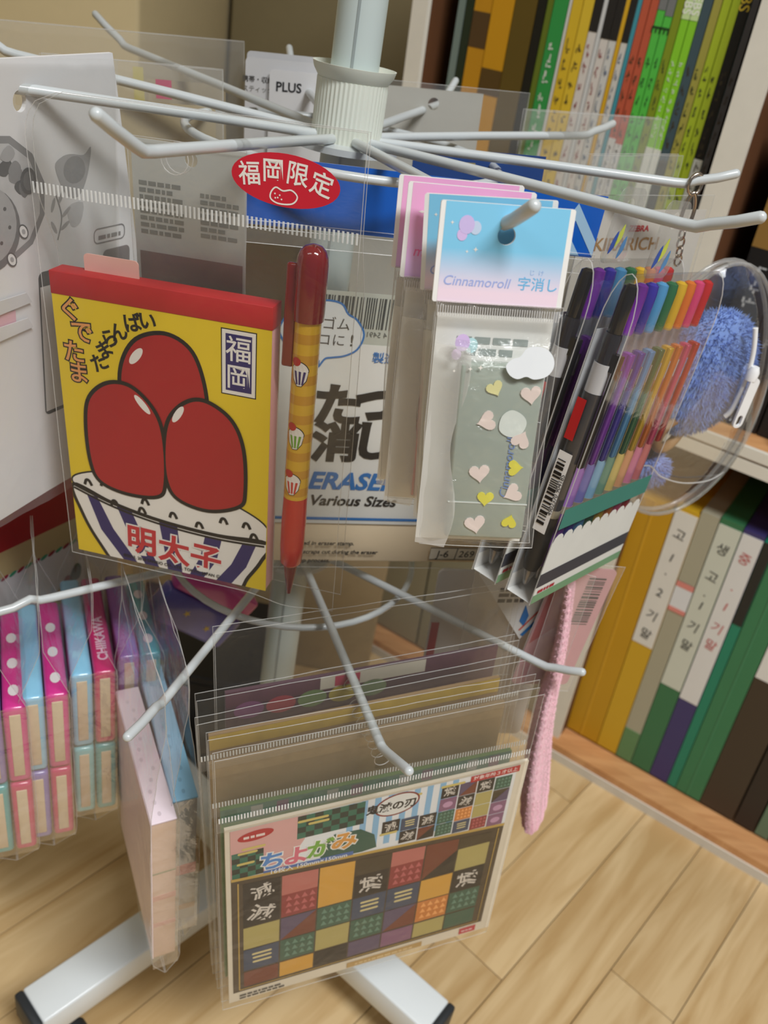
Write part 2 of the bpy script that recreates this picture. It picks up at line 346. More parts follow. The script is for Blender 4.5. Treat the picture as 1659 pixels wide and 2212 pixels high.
# upper left bay: workbooks.  (width mm, colour, bands, label)
U = 398.5; x = -278.0
DKT = P((60, 52, 30), 0.6); GRY = P((90, 92, 96), 0.6)
ub = [
 (8, (112, 128, 122), (), 'thin grey-teal book at the left end of the upper shelf'),
 (9, (28, 42, 26), (), 'dark green book beside the thin grey-teal one'),
 (18, (188, 134, 22), ((.5, .56, (74, 56, 30)), (.72, .8, (80, 58, 30))), 'narrow amber book with brown blots on its spine'),
 (22, (196, 142, 20), ((.62, .68, (84, 62, 24)), (.86, .92, (84, 62, 24))), 'wide amber book with dark brown notches on its spine'),
 (22, (92, 74, 22), (), 'olive brown book right of the wide amber book'),
 (9, (16, 18, 14), (), 'black slab painted as the shaded gap between the olive brown and the green one'),  # black filler in place of the shade in an open gap
 (6, (96, 112, 30), (), 'thin olive green book left of the green workbook'),
 (14, (46, 146, 70), ((0, .42, (206, 206, 198)),), 'green workbook with pale lower spine and white print'),
 (3, (210, 210, 206), (), 'thin white booklet right of the green workbook'),
 (10, (214, 180, 44), ((.93, 1, (216, 214, 204)),), 'left of the two yellow workbooks with pale spine tops'),
 (10, (218, 186, 52), ((.92, 1, (216, 214, 204)),), 'right of the two yellow workbooks with pale spine tops'),
 (8, (214, 208, 202), ((.84, 1, (34, 32, 32)), (.36, .46, (64, 44, 96))), 'white workbook with black top and purple block, left of two'),
 (4, (208, 210, 210), (), 'blank pale grey booklet between the two purple-block workbooks'),
 (8, (214, 208, 202), ((.83, 1, (34, 32, 32)), (.36, .46, (64, 44, 96))), 'white workbook with black top and purple block, right of two'),
 (7, (206, 206, 202), ((.83, 1, (34, 32, 32)),), 'white workbook with blue print left of the thin yellow booklet'),
 (4, (214, 168, 36), (), 'thin plain yellow booklet among the white workbooks'),
 (6, (206, 204, 198), ((.83, 1, (34, 32, 32)),), 'white workbook right of the thin yellow booklet'),
 (4, (66, 148, 164), (), 'thin teal blue booklet among the workbooks'),
 (7, (188, 88, 62), ((.0, .62, (210, 210, 208)), (.93, 1, (214, 200, 190))), 'left of two brick red workbooks with white lower spine'),
 (7, (188, 88, 62), ((.0, .61, (210, 210, 208)), (.93, 1, (214, 200, 190))), 'right of two brick red workbooks with white lower spine'),
 (7, (84, 190, 72), ((.91, 1, (120, 122, 122)),), 'left of two bright green workbooks with grey tops'),
 (7, (84, 190, 72), ((.90, 1, (120, 122, 122)),), 'right of two bright green workbooks with grey tops'),
 (7, (128, 146, 34), (), 'olive workbook right of the bright green pair'),
 (7, (136, 204, 46), ((.36, .62, (220, 224, 214)), (.9, 1, (200, 226, 160))), 'left of two lime workbooks with white spine panel'),
 (7, (136, 204, 46), ((.36, .62, (220, 224, 214)), (.9, 1, (200, 226, 160))), 'right of two lime workbooks with white spine panel'),
 (8, (64, 84, 92), ((.4, .6, (70, 72, 64)),), 'dark slate workbook right of the lime pair'),
 (7, (164, 158, 72), (), 'khaki workbook right of the slate one'),
 (7, (172, 194, 46), (), 'left of two yellow-green workbooks with dark print'),
 (7, (172, 194, 46), (), 'right of two yellow-green workbooks with dark print'),
 (8, (30, 140, 140), ((.42, .62, (214, 220, 218)), (.62, 1, (18, 18, 18))), 'black and teal workbook with yellow letters'),
 (6, (92, 94, 104), (), 'grey booklet against the white divider'),
]
tot = sum(b[0] for b in ub); k_ = (278.0-25.5)/tot
for i, (w_, c, bands, lab) in enumerate(ub):
    W_ = w_*k_; H_ = 330 if i > 5 else 345
    b = book('workbook' if i > 6 else 'book', x, x+W_, U, H_, c, lab, 'book', bands, 'books on the upper shelf')
    if w_ >= 6 and i > 6:
        dark = sum(c) > 260
        m_ = P((60, 66, 40), 0.6) if i in (22, 26, 27, 28) else P((38, 78, 40), 0.6) if i in (20, 21) else P((224, 226, 218), 0.6) if i in (7, 23, 24) else P((150, 70, 70), 0.6) if i in (11, 13) else P((84, 100, 130), 0.6) if i in (14, 16) else P((70, 60, 40), 0.6)
        smarks(b, x+W_*0.25, x+W_*0.78, U+H_*(0.46 if i not in (23, 24) else .64), U+H_*0.82, m_, 9, i)
        if i in (18, 19): smarks(b, x+W_*0.25, x+W_*0.78, U+H_*.3, U+H_*.6, P((60, 80, 130), 0.6), 8, i+50)
        if i in (20, 21): spine_text('E', 11, x+W_*.5, U+H_*.87, P((26, 60, 24), .6), b, bold=0.03)
        if i in (23, 24): spine_text('EBS', 9, x+W_*.5, U+H_*.93, P((240, 244, 230), .6), b, bold=0.03)
        if i == 29: spine_text('BS', 11, x+W_*.5, U+H_*.95, P((222, 196, 60), .6), b, bold=0.03); 
    x += W_
# right bay, upper: black books with gold panel and white print
x = 3.0
for i, lab in enumerate(('black book with gold spine panel nearest the white divider', 'second black book from the white divider', 'third black book from the white divider, at the frame edge')):
    b = book('black_book', x+20, x+48, U, 250, (20, 19, 22), lab, 'book', ((.60, .82, (142, 108, 52)),), 'black books in the right bay', depth=30)
    smarks(b, x+27, x+40, U+72, U+140, P((196, 200, 204), 0.6), 5, 90+i, depth=30); x += 29
for i in range(4):
    t = thing('paper_stack', Matrix.Translation(sp((120, 10, U+i*7))), ('lowest', 'second', 'third', 'topmost')[i]+' of the flat white booklets lying on the right shelf', 'booklet', 'flat white booklets')
    o = sbox('cover', 104+i*1.5, 190, 4+i*2, 180, U+0.3+i*7, U+i*7+6.5, P((208+i*6, 208+i*6, 206+i*6), 0.5)); o.parent = t; o.matrix_parent_inverse = t.matrix_world.inverted()
# right bay, lower: binders.
bd = [
 (0.5, 38, 306, (196, 148, 26), None, (), 'wide plain amber binder next to the white divider'),
 (38, 61, 312, (208, 166, 40), (150, 308, (226, 224, 216)), (('고', 0), ('1', 1), ('.', 1.6), ('2', 2.6), ('기', 3.7), ('말', 4.6)), 'amber binder with a tall white handwritten label'),
 (61, 79, 316, (172, 168, 146), None, (), 'clear grey binder with a small pink-edged sticker'),
 (79, 101, 318, (56, 116, 78), (118, 312, (208, 212, 198)), (('생', 0), ('고', 1.2), ('.', 1.9), ('1', 2.5), ('기', 3.5), ('말', 4.4)), 'green binder with a tall pale handwritten label'),
 (101, 121, 316, (62, 56, 108), (112, 312, (224, 224, 222)), (('중', 0), ('.', 1.2), ('1', 2.1), ('기', 3.1), ('말', 3.9)), 'purple binder with a white label in red handwriting'),
 (121, 131, 312, (30, 130, 102), (220, 312, (34, 36, 36)), (), 'thin teal green binder with a black top'),
 (131, 158, 320, (56, 124, 84), None, (), 'plain green binder left of the dark brown one'),
 (158, 194, 322, (62, 52, 42), (176, 318, (226, 226, 222)), (), 'dark brown binder with a white label on its upper half'),
 (195, 216, 322, (40, 34, 32), None, (), 'blackish binder at the right end of the lower shelf'),
 (217, 231, 318, (96, 122, 100), None, (), 'clear green binder near the right frame edge'),
 (232, 254, 318, (70, 58, 110), None, (), 'purple unlabelled binder near the right frame edge'),
]
for i, (a, b_, h, c, lb, wr, lab) in enumerate(bd):
    t = book('binder', a, b_, 0, h, c, lab, 'binder', (), 'binders on the lower shelf', depth=16, rough=0.4, dd=240, paper=False)
    def part(n, x0, x1, z0, z1, col, dy=0.5):
        o = sbox(n, x0, x1, 16-dy, 16.3, z0, z1, P(col, 0.45, var=0.03)); o.parent = t; o.matrix_parent_inverse = t.matrix_world.inverted(); return o
    if i in (0, 6): part('spine_crease', a+(b_-a)*.46, a+(b_-a)*.5, 0, h, tuple(min(255, v+18) for v in c), 0.6)
    if lb:
        part('label_pocket', a+0.6, b_-0.6, lb[0], lb[1], lb[2])
        for s_, k in wr:
            spine_text(s_, 13, (a+b_)/2, lb[1]-24-k*26, P((196, 96, 96), .6) if i == 4 else P((46, 48, 48), .6), t, y=-0.8, rot=-8, depth=16, bold=0.015)
    if i == 2:
        part('sticker', a+0.4, b_-0.4, 205, 238, (224, 226, 228)); part('sticker_border', a+0.4, b_-0.4, 232, 238, (222, 140, 130), .7); part('sticker_border', a+0.4, b_-0.4, 203, 208, (222, 140, 130), .7)
        part('tinted_end', a+0.4, b_-0.4, 0, 42, (96, 138, 92))
# lower left bay: beige file boxes
for i, (a, b_, lab) in enumerate(((-292, -205, 'beige file box at the left end of the low bay'), (-203, -120, 'beige file box in the middle of the low bay'), (-118, -30, 'grey-beige file box beside the white divider'))):
    t = book('file_box', a, b_, 0, 300-20*i, (150-8*i, 142-6*i, 116-4*i), lab, 'file box', (), 'file boxes in the low left bay', depth=10, dd=230, paper=False)

# ================================================================== spinner rack
rack = thing('spinner_rack', Matrix.Translation((0, 0, 0)), 'white wire spinner rack with two tiers of hooks on castors', 'display rack')
def rpt(v): return (v[0], v[1], v[2]+HZ)
POLEM = P((192, 204, 202), 0.35, var=0.02, name='pale_grey_pole'); COLLAR = P((222, 226, 214), 0.4, sub=0.3, var=0.03, name='milky_plastic')
lathe('pole', [(0.0118, 0.05), (0.0118, HZ+0.9)], 0, 0, POLEM, rack, s=1.0, seg=28)
boxes('pole_groove', [(-0.0006, 0.0006, -0.0121, -0.0115, 0.06, HZ+0.9)], P((150, 160, 160), 0.4), rack, s=1.0)
for zt in (0.0, -0.25):
    c = lathe('collar', [(0.0120, HZ+zt-0.012), (0.0172, HZ+zt-0.012), (0.0172, HZ+zt+0.018)], 0, 0, COLLAR, rack, s=1.0, seg=96, rib=0.022)
    lathe('flange', [(0.0172, HZ+zt+0.018), (0.0196, HZ+zt+0.0215), (0.0205, HZ+zt+0.0245), (0.0198, HZ+zt+0.0245), (0.0165, HZ+zt+0.0205), (0.0122, HZ+zt+0.020)], 0, 0, COLLAR, c, s=1.0, seg=48)
    lathe('hub_disc', [(0.010, HZ+zt-0.014), (0.027, HZ+zt-0.013), (0.027, HZ+zt-0.010), (0.010, HZ+zt-0.009)], 0, 0, STEEL, rack, s=1.0, seg=32)
    tube('wire_ring', [rpt((0.079*math.cos(t*math.pi/24), 0.079*math.sin(t*math.pi/24), zt-0.0115)) for t in range(48)], 0.0021, STEEL, rack, seg=8, closed=True, s=1.0)
def hook(a, r, zt, up=True, dr=0.022, dz=0.013, r0=0.017):
    z0 = zt-0.0075
    p = [az(a, r0, z0), az(a, r*0.5, (z0+zt)/2), az(a, r-0.008, zt-0.0002)]
    if up: p += [az(a, r-0.002, zt+0.0004), az(a, r+0.003, zt+0.0028), az(a, r+dr*0.6, zt+dz*0.62), az(a, r+dr, zt+dz)]
    else: p += [az(a, r, zt)]
    e = (p[-1]-p[-2]).normalized(); p += [p[-1]+e*0.0012, p[-1]+e*0.0019]
    n = len(p); rr = [0.00235]*(n-2)+[0.0019, 0.0009]
    tube('hook', [rpt(v) for v in p], rr, STEEL, rack, seg=12, s=1.0)
hook(-145, 0.155, 0, up=False); hook(-106, 0.173, 0); hook(-66, 0.187, 0, dr=0.014, dz=0.010); hook(-36, 0.19, 0, dr=0.020, dz=0.010)
hook(0, 0.173, 0, dr=0.020, dz=0.009); hook(44, 0.19, 0, dr=0.02, dz=0.008); hook(75, 0.16, 0); hook(110, 0.175, 0); hook(140, 0.215, 0, dr=0.034); hook(177, 0.18, 0)
for a, r, dr, dz in ((-136.5, 0.165, 0.02, 0.0), (-101.3, 0.174, 0.028, 0.007), (-66.4, 0.187, 0.028, 0.018), (-28.8, 0.1845, 0.017, 0.009), (7, 0.18, 0.02, 0.01), (43, 0.18, 0.02, 0.01), (79, 0.18, 0.02, 0.01), (115, 0.18, 0.02, 0.01), (151, 0.18, 0.02, 0.01), (175, 0.165, 0.0, 0.0)):
    hook(a, r, -0.247, dr=max(dr, 0.006), dz=dz)
# base
lathe('base_hub', [(0.020, 0.036), (0.034, 0.036), (0.034, 0.066), (0.022, 0.072)], 0, 0, WHITE, rack, s=1.0, seg=32)
LEGM = P((226, 232, 234), 0.35, var=0.02, coat=0.2, name='white_leg'); CAPM = P((44, 48, 52), 0.5, name='dark_plastic')
for k in range(4):
    a = -129+90*k if k != 1 else -33
    M = Matrix.Rotation(math.radians(a), 4, 'Z')
    lg = box('leg', 0.02, 0.195, -0.0155, 0.0155, 0.040, 0.066, LEGM, rack, bev=0.0018, s=1.0); lg.matrix_local = M
    box('end_cap', 0.195, 0.2015, -0.0157, 0.0157, 0.0398, 0.0662, CAPM, lg, bev=0.002, s=1.0)
    cs = box('caster', 0.172, 0.190, -0.011, 0.011, 0.018, 0.040, CAPM, rack, bev=0.004, s=1.0); cs.matrix_local = M
    for sd in (-1, 1):
        vs = []; n = 20
        wl = tube('wheel', [(0.178, sd*0.0085, 0.016), (0.178, sd*0.0155, 0.016)], 0.016, CAPM, cs, seg=24, s=1.0)

# ================================================================== memo set (front left hook)
FP = frame((-.0552, -.1051, -.1407), -98.4, .4, 4.2)
YEL = P((232, 202, 40), 0.42, var=0.03); RED = P((176, 30, 38), 0.4, var=0.03); NAVY = P((44, 36, 104), 0.45, var=0.03); ORG = P((232, 160, 96), 0.5); CREAM = P((238, 234, 228), 0.5, var=0.02)
mp = thing('memo_pad', FP, 'yellow memo pad with red binding and a bowl of rice on the cover', 'memo pad')
box('page_block', -52.3, 52.3, 0.4, 10.5, -73.9, 64, P((226, 170, 168), 0.7, var=0.05, scale=400), mp, bev=0.3)
box('cover', -52.5, 52.5, 0.0, 0.6, -74, 64.2, YEL, mp)
box('binding_strip', -52.8, 52.8, -0.25, 11.0, 63.8, 74.3, P((190, 36, 40), 0.55, var=0.04), mp, bev=0.4)
box('backing_card', -52.5, 52.5, 10.5, 11.2, -74, 64, PAPER, mp)
def clipL(L, x0=-52.3, x1=52.3, z0=-73.8, z1=64):
    def cut(L, f):
        o = []
        for i in range(len(L)):
            a, b = L[i-1], L[i]; fa, fb = f(a), f(b)
            if (fa < 0) != (fb < 0):
                t = fa/(fa-fb); o.append((a[0]+(b[0]-a[0])*t, a[1]+(b[1]-a[1])*t))
            if fb >= 0: o.append(b)
        return o
    for f in (lambda p: p[0]-x0, lambda p: x1-p[0], lambda p: p[1]-z0, lambda p: z1-p[1]): L = cut(L, f)
    return L
def pr(L, layer, mat, name='cover_print'):
    L = clipL(L)
    if len(L) > 2: shape(name, [L], -0.06*layer-0.05, mat, mp)
def lump(L, layer, hl):
    L = cr(L, 6); pr(off(L, 1.2), layer, INK, 'print_outline'); pr(off(L, -0.8), layer+0.4, RED)
    pr(ell(*hl), layer+0.8, CREAM, 'print_highlight')
# generic plain roe lumps on a bowl of rice
lump([(-21, 20), (-20, 36), (-12, 49), (2, 54), (14, 49), (20, 36), (22, 18), (18, 0), (-14, 2)], 1, (-12.5, 41, 2.0, 5.2, 20, -38))
rice = cr([(-51, -30), (-40, -25), (-22, -22), (0, -22), (22, -24), (40, -29), (52, -36), (53, -46), (30, -46), (-4, -44.5), (-30, -40), (-48, -35)], 5)
pr(off(rice, 0.9), 2, INK, 'print_outline'); pr(rice, 2.4, CREAM)
bowl = cr([(-51.5, -34), (-30, -40.5), (-4, -45), (26, -46.5), (53, -45), (50, -56), (43, -68), (34, -82), (0, -95), (-26, -84), (-40, -66), (-48, -50)], 6)
pr(off(bowl, 1.0), 3, INK, 'print_outline'); pr(off(bowl, -0.9), 3.4, CREAM)
for st in ([(-44.5, -38), (-38.5, -39), (-31, -56), (-17, -76), (-24, -77), (-38, -58)], [(-28, -42), (-20, -43), (-14, -58), (-5, -76), (-13, -76), (-22, -58)],
           [(-5, -46), (5, -46.5), (6, -60), (7, -76), (-1, -76), (-3, -60)], [(20, -48), (29, -48), (26, -62), (17, -77), (9.5, -77), (17, -62)], [(40, -48), (47, -48), (42, -62), (32, -77), (23.5, -77), (34, -62)]):
    pr(st, 3.7, NAVY)
stroke('print_outline', cr([(-51.8, -33.6), (-30, -40.5), (-4, -45), (26, -46.5), (52, -45)], 8, False), 2.1, -0.30, INK, mp)
stroke('print_outline', cr([(-51.4, -35.8), (-30, -42.6), (-4, -47.1), (26, -48.6), (51.5, -47.2)], 8, False), 1.2, -0.31, INK, mp)
lump([(-41, 2), (-38, 16), (-28, 25), (-16, 25.5), (-5, 16), (-0.5, 2), (-0.6, -22), (-5, -31), (-22, -33), (-36, -29), (-40.5, -18)], 6, (-10.5, 17.5, 1.7, 5.6, 20, 42))
lump([(-0.2, -2), (3, 13), (12, 23), (22, 25), (34, 18), (40, 4), (41, -18), (38, -27), (22, -33), (6, -30), (0.2, -20)], 6.2, (7.5, 16, 1.7, 5.2, 20, -32))
for (x, z) in ((-43, -31), (-34, -30), (-29, -40), (-14, -41), (-12, -35.5), (3, -40), (17, -42.5), (30, -37), (42, -37), (46, -42.5)):
    stroke('rice_mark', cr([(x-1.9, z-1.8), (x-1.0, z+0.9), (x+0.6, z+0.9), (x+2.0, z-1.8)], 4, False), 1.55, -0.36, INK, mp)
for s_, x, z, r in (('ぐ', -44.2, 57.6, 4), ('で', -39.0, 48.0, 0), ('た', -44.0, 37.6, 0), ('ま', -42.6, 27.6, 0)):
    text('lettering', s_, 11.5, x, z, -0.08, INK, mp, rot=r, bold=0.24); text('lettering', s_, 11.5, x, z, -0.12, ORG, mp, rot=r, bold=0.05)
for s_, x, z, r in (('た', -31.5, 34.5, 28), ('ま', -28.4, 41.2, 34), ('ら', -25.2, 47.2, 30), ('ん', -20.6, 51.0, 20), ('ば', -13.4, 56.4, 12), ('い', -6.0, 58.6, 4)):
    text('lettering', s_, 9.2, x, z, -0.09, INK, mp, rot=r, bold=0.10)
shape('label_box', [rect(29.0, 45.8, 30.6, 61.6)], -0.07, INK, mp); shape('label_box', [rect(29.5, 45.3, 31.1, 61.1)], -0.09, CREAM, mp); shape('label_box', [rect(31.2, 43.6, 32.8, 59.4)], -0.11, NAVY, mp)
text('lettering', '福', 12.5, 37.4, 52.5, -0.14, CREAM, mp, bold=0.03); text('lettering', '岡', 12.5, 37.4, 39.6, -0.14, CREAM, mp, bold=0.03)
for s_, x, z, b in (('明', -15.2, -59.5, 0), ('太', 2.6, -61.0, 0), ('子', 20.2, -61.8, 0)):
    text('lettering', s_, 17.5, x, z, -0.40, CREAM, mp, bold=0.26, rot=-2); text('lettering', s_, 17.5, x, z, -0.44, P((200, 46, 58), 0.45), mp, bold=0.10, rot=-2)
text('lettering', '©2013, 2018 SANRIO CO., LTD. TOKYO, JAPAN Ⓛ', 2.45, 1.0, -71.0, -0.52, INK, mp, rot=-0.5, bold=.09)
# bookmark tab peeking above the pad
tb = tag(shape('paper_tab', [rrect(-39.5, -13, 66, 82, 2)], 7.5, P((238, 190, 178), 0.6), None, th=0.6), 'pale pink paper tab standing behind the memo pad', 'paper tab'); tb.matrix_world = FP
# pen
tp = thing('ballpoint_pen', FP, 'red ballpoint pen with yellow banded barrel beside the memo pad', 'pen')
PX, PY = 66.4, 2.6
DRED = P((128, 14, 24), 0.12, var=0.05, coat=1.0, sub=0.2); RRED = P((196, 30, 30), 0.2, var=0.04, coat=0.6, sub=0.3)
def plean(o):
    for v in o.data.vertices: v.co.x += (v.co.z*1000-15)*0.026*MM
    return o
plean(lathe('cap', [(6.55, 70.5), (6.75, 74), (6.75, 94.0), (6.4, 97.2), (5.4, 99.8), (3.6, 101.6), (1.2, 102.4), (0.2, 102.5)], PX, PY, DRED, tp, seg=32))
bar = plean(lathe('barrel', [(5.75, -16), (5.75, 71)], PX, PY, P((222, 176, 40), 0.25, coat=0.6, var=0.04), tp, seg=32))
for i in range(9):
    z = -14+i*9.4; plean(lathe('barrel_band', [(5.8, z), (5.8, z+4.4)], PX, PY, P((204, 148, 34), 0.25, coat=0.6, var=0.04), bar, seg=32))
plean(lathe('grip', [(3.6, -56), (5.3, -54), (5.9, -44), (6.0, -30), (5.75, -16)], PX, PY, RRED, tp, seg=32))
plean(lathe('tip', [(0.6, -74), (1.0, -73.8), (2.6, -63), (3.5, -56)], PX, PY, P((110, 22, 26), 0.15, coat=0.8), tp, seg=24))
plean(box('clip', PX-10.6, PX-5.2, PY-2.2, PY+0.8, 48.5, 94, DRED, tp, bev=1.1)); plean(box('clip_mount', PX-6.5, PX-3, PY-2, PY+1, 86, 92, DRED, tp))
WR = (PX, PY, 5.9)
for z, col in ((45.5, (66, 50, 110)), (14.5, (116, 168, 52)), (-9.5, (206, 60, 50))):
    hs = [(-4.2, z+4.0), (3.4, z+3.2), (2.6, z-0.6), (0.6, z-3.2), (-1.4, z-3.3), (-3.4, z-0.4)]
    plean(shape('print_outline', [off(hs, 0.35)], 0.0, INK, bar, wrap=WR)); plean(shape('bowl_print', [hs], 0.06, CREAM, bar, wrap=WR))
    for q in (-3.1, -0.9, 1.3): plean(shape('bowl_print', [[(q, z+3.5), (q+1.1, z+3.4), (q*0.55+0.7, z-2.6), (q*0.55-0.1, z-2.6)]], 0.12, P(col, 0.4), bar, wrap=WR))
    hp = cr([(-4.3, z+4.1), (-3.2, z+6.2), (-0.6, z+7.6), (2.2, z+6.2), (3.4, z+3.5), (0, z+3.2)], 3)
    plean(shape('print_outline', [off(hp, 0.35)], -0.01, INK, bar, wrap=WR)); plean(shape('rice_print', [hp], 0.05, CREAM, bar, wrap=WR))
    plean(shape('rice_print', [ell(-2.6, z+7.6, 2.4, 2.0, 12)], 0.09, P((190, 50, 44), 0.4), bar, wrap=WR))
# bag
bg = thing('plastic_bag', FP, 'clear plastic bag around the yellow memo pad and red pen', 'plastic bag')
def xl(z): return -56 + (0 if z < 128 else 16*(1-math.sqrt(max(0, 1-min(1, (z-128)/18.7)**2))))
def yb(x, z): return -0.9-1.6*max(0, min(1, (z+60)/40))*0-4.2*math.exp(-((x-66)/15)**2)*(1 if z < 104 else max(0, 1-(z-104)/6))
film('front_sheet', bg, xl, 88.8, -76, 146.7, yb, FILM_H if False else FILM, 40, 56, 0.55, 1, hole=(10, 128, 6.0))
film('back_sheet', bg, xl, 88.8, -76, 146.7, lambda x, z: 13.5-10*max(0, min(1, (z-80)/25)), FILM, 30, 40, 0.8, 2, hole=(10, 128, 6.0))
ridges('seal_strip', bg, -55.5, 88.5, 109.3, 4.6, -1.6, P((236, 238, 236), 0.2, alpha=0.5), pitch=1.92, r=0.5, dz=-1.5)
stk = tag(bpy.data.objects.new('round_sticker', None), 'red oval sticker with white lettering on the memo bag', 'sticker'); COL.objects.link(stk); stk.matrix_world = FP
shape('sticker_base', [ell(57.3, 126, 22.4, 9.9, 40, -2)], -2.4, P((204, 34, 54), 0.35, var=0.02), stk, th=0.15)
for s_, x, z, r in (('福', 42.5, 127.0, 6), ('岡', 52.2, 129.2, 2), ('限', 62.2, 129.0, -6), ('定', 72.2, 126.4, -14)): text('lettering', s_, 9.4, x, z, -2.5, CREAM, stk, rot=r, bold=0.045)
bean = cr([(51.5, 121.0), (53.5, 123.2), (56.5, 122.2), (60, 122.8), (62.5, 120.6), (60.5, 117.8), (55, 117.2), (51.6, 118.6)], 5)
stroke('bean_mark', bean, 0.6, -2.5, CREAM, stk, closed=True)
for q in ((53.2, 120.8), (54.4, 119.4), (56, 118.9), (53.4, 119.2), (55.2, 120.4)): shape('bean_mark', [ell(*q, 0.35, 0.35, 8)], -2.5, CREAM, stk)

# ================================================================== eraser blank pack behind
FE = frame((.05, -.0455, -.1215), -73.7, -1, .9)
ep = thing('eraser_block_pack', FE, 'large eraser pack with blue header and big black kana', 'eraser pack')
BLU = P((16, 92, 190), 0.3, var=0.05, coat=0.4); BLT = P((40, 120, 196), 0.45); CARDG = P((196, 200, 190), 0.55)
shape('header_card', [rect(-86, 86, 82, 111.5), ell(0, 104, 4, 4, 20)], 0, BLU, ep, th=0.8)
for dz in (0, -13): shape('header_mark', [[(64, 92+dz), (72, 107+dz), (85.8, 90+dz), (85.8, 82.5+dz if dz == 0 else 83), (72.5, 99+dz), (68, 90+dz)]] if dz == 0 else [[(60, 84), (68.5, 95), (79, 82.4), (72, 82.4), (68, 88), (64, 82.4)]], -0.15, P((160, 194, 220), 0.4), ep)
shape('insert_card', [rect(-86, 86, -82, 27.5)], 0.9, P((236, 236, 232), 0.5), ep, th=0.4)
shape('insert_card', [rect(-60, 14, 27.5, 54)], 1.0, CARDG, ep, th=0.4)
box('eraser_block', -85, 84, 2.0, 10.5, -110, -82.5, P((238, 218, 186), 0.6, var=0.06, scale=15), ep, bev=1)
box('eraser_block', -85, 84, 2.0, 10.5, -81.5, 20, P((222, 214, 198), 0.6), ep, bev=1)
barcode('barcode', ep, -47, -10, 36, 52, 0.8, P((70, 74, 74), .6), 5); text('lettering', '4 5491', 4.0, -16.5, 33.2, 0.8, P((100, 104, 102), .6), ep, mirror=True)
bub = cr([(-62, 40), (-56, 46), (-48, 46), (-44, 49), (-36, 48), (-32, 43), (-27, 40), (-22.8, 33), (-25, 25), (-31, 21), (-37.5, 19.6), (-41, 18.6), (-44, 14), (-44.5, 18), (-52, 19), (-60, 24), (-65, 32)], 5)
shape('speech_bubble', [bub], 0.70, P((234, 238, 240), .5), ep); stroke('bubble_outline', bub, 1.0, 0.62, BLT, ep, closed=True)
text('lettering', '消しゴム', 7.2, -44.5, 37.5, 0.55, P((70, 66, 66), .6), ep); text('lettering', 'ハンコに', 7.2, -46, 29.0, 0.55, P((70, 66, 66), .6), ep); text('lettering', '!', 8.5, -28.5, 29.5, 0.55, INK, ep, bold=.05)
text('lettering', '製造', 6.4, -10.5, 21.0, 0.55, BLT, ep, bold=.03)
for s_, x, z in (('た', -31, -7.0), ('っ', -10, -2.5), ('消', -29.5, -29.0), ('し', -8.5, -27.5)): text('lettering', s_, 25 if s_ != 'っ' else 29, x, z, 0.55, INK, ep, bold=0.16, sx=1.08)
text('lettering', 'ERASER', 15, -17.5, -53.0, 0.55, BLT, ep, bold=.12, shear=.22); text('lettering', 'Various Sizes', 9.4, -15.5, -66.0, 0.55, INK, ep, bold=.09, shear=.2)
shape('rule_line', [rect(-62, 40, -79.4, -77.6)], 0.55, BLT, ep)
text('lettering', 'used in eraser stamp.', 3.9, -28, -95.0, -0.4, INK, ep, bold=.12, shear=.2); text('lettering', 'and scraps cut during the eraser', 3.9, -22, -101.2, -0.4, INK, ep, bold=.12, shear=.2); text('lettering', 'stamp process.', 3.9, -36, -107.4, -0.4, INK, ep, bold=.12, shear=.2)
shape('code_box', [rect(36, 65.5, -106, -97.5)], -0.3, P((236, 228, 212), .5), ep); stroke('code_box', rect(36, 65.5, -106, -97.5), 0.5, -0.4, INK, ep, closed=True); stroke('code_box', [(52, -106), (53, -97.5)], 0.5, -0.4, INK, ep)
text('lettering', 'J-6', 7.0, 44, -101.8, -0.4, INK, ep, bold=.02, shear=.1); text('lettering', '269', 6.6, 59, -101.7, -0.4, INK, ep, bold=.02, shear=.1)
film('front_sheet', ep, -87, 87, -112, 84, -0.9, FILM, 30, 40, 0.4, 3); film('back_sheet', ep, -87, 87, -112, 84, 12, FILM, 14, 18, 0.6, 4)
film('zip_strip', ep, -87, 87, 74, 81, -1.2, FILM_H, 20, 3, 0.1, 5)

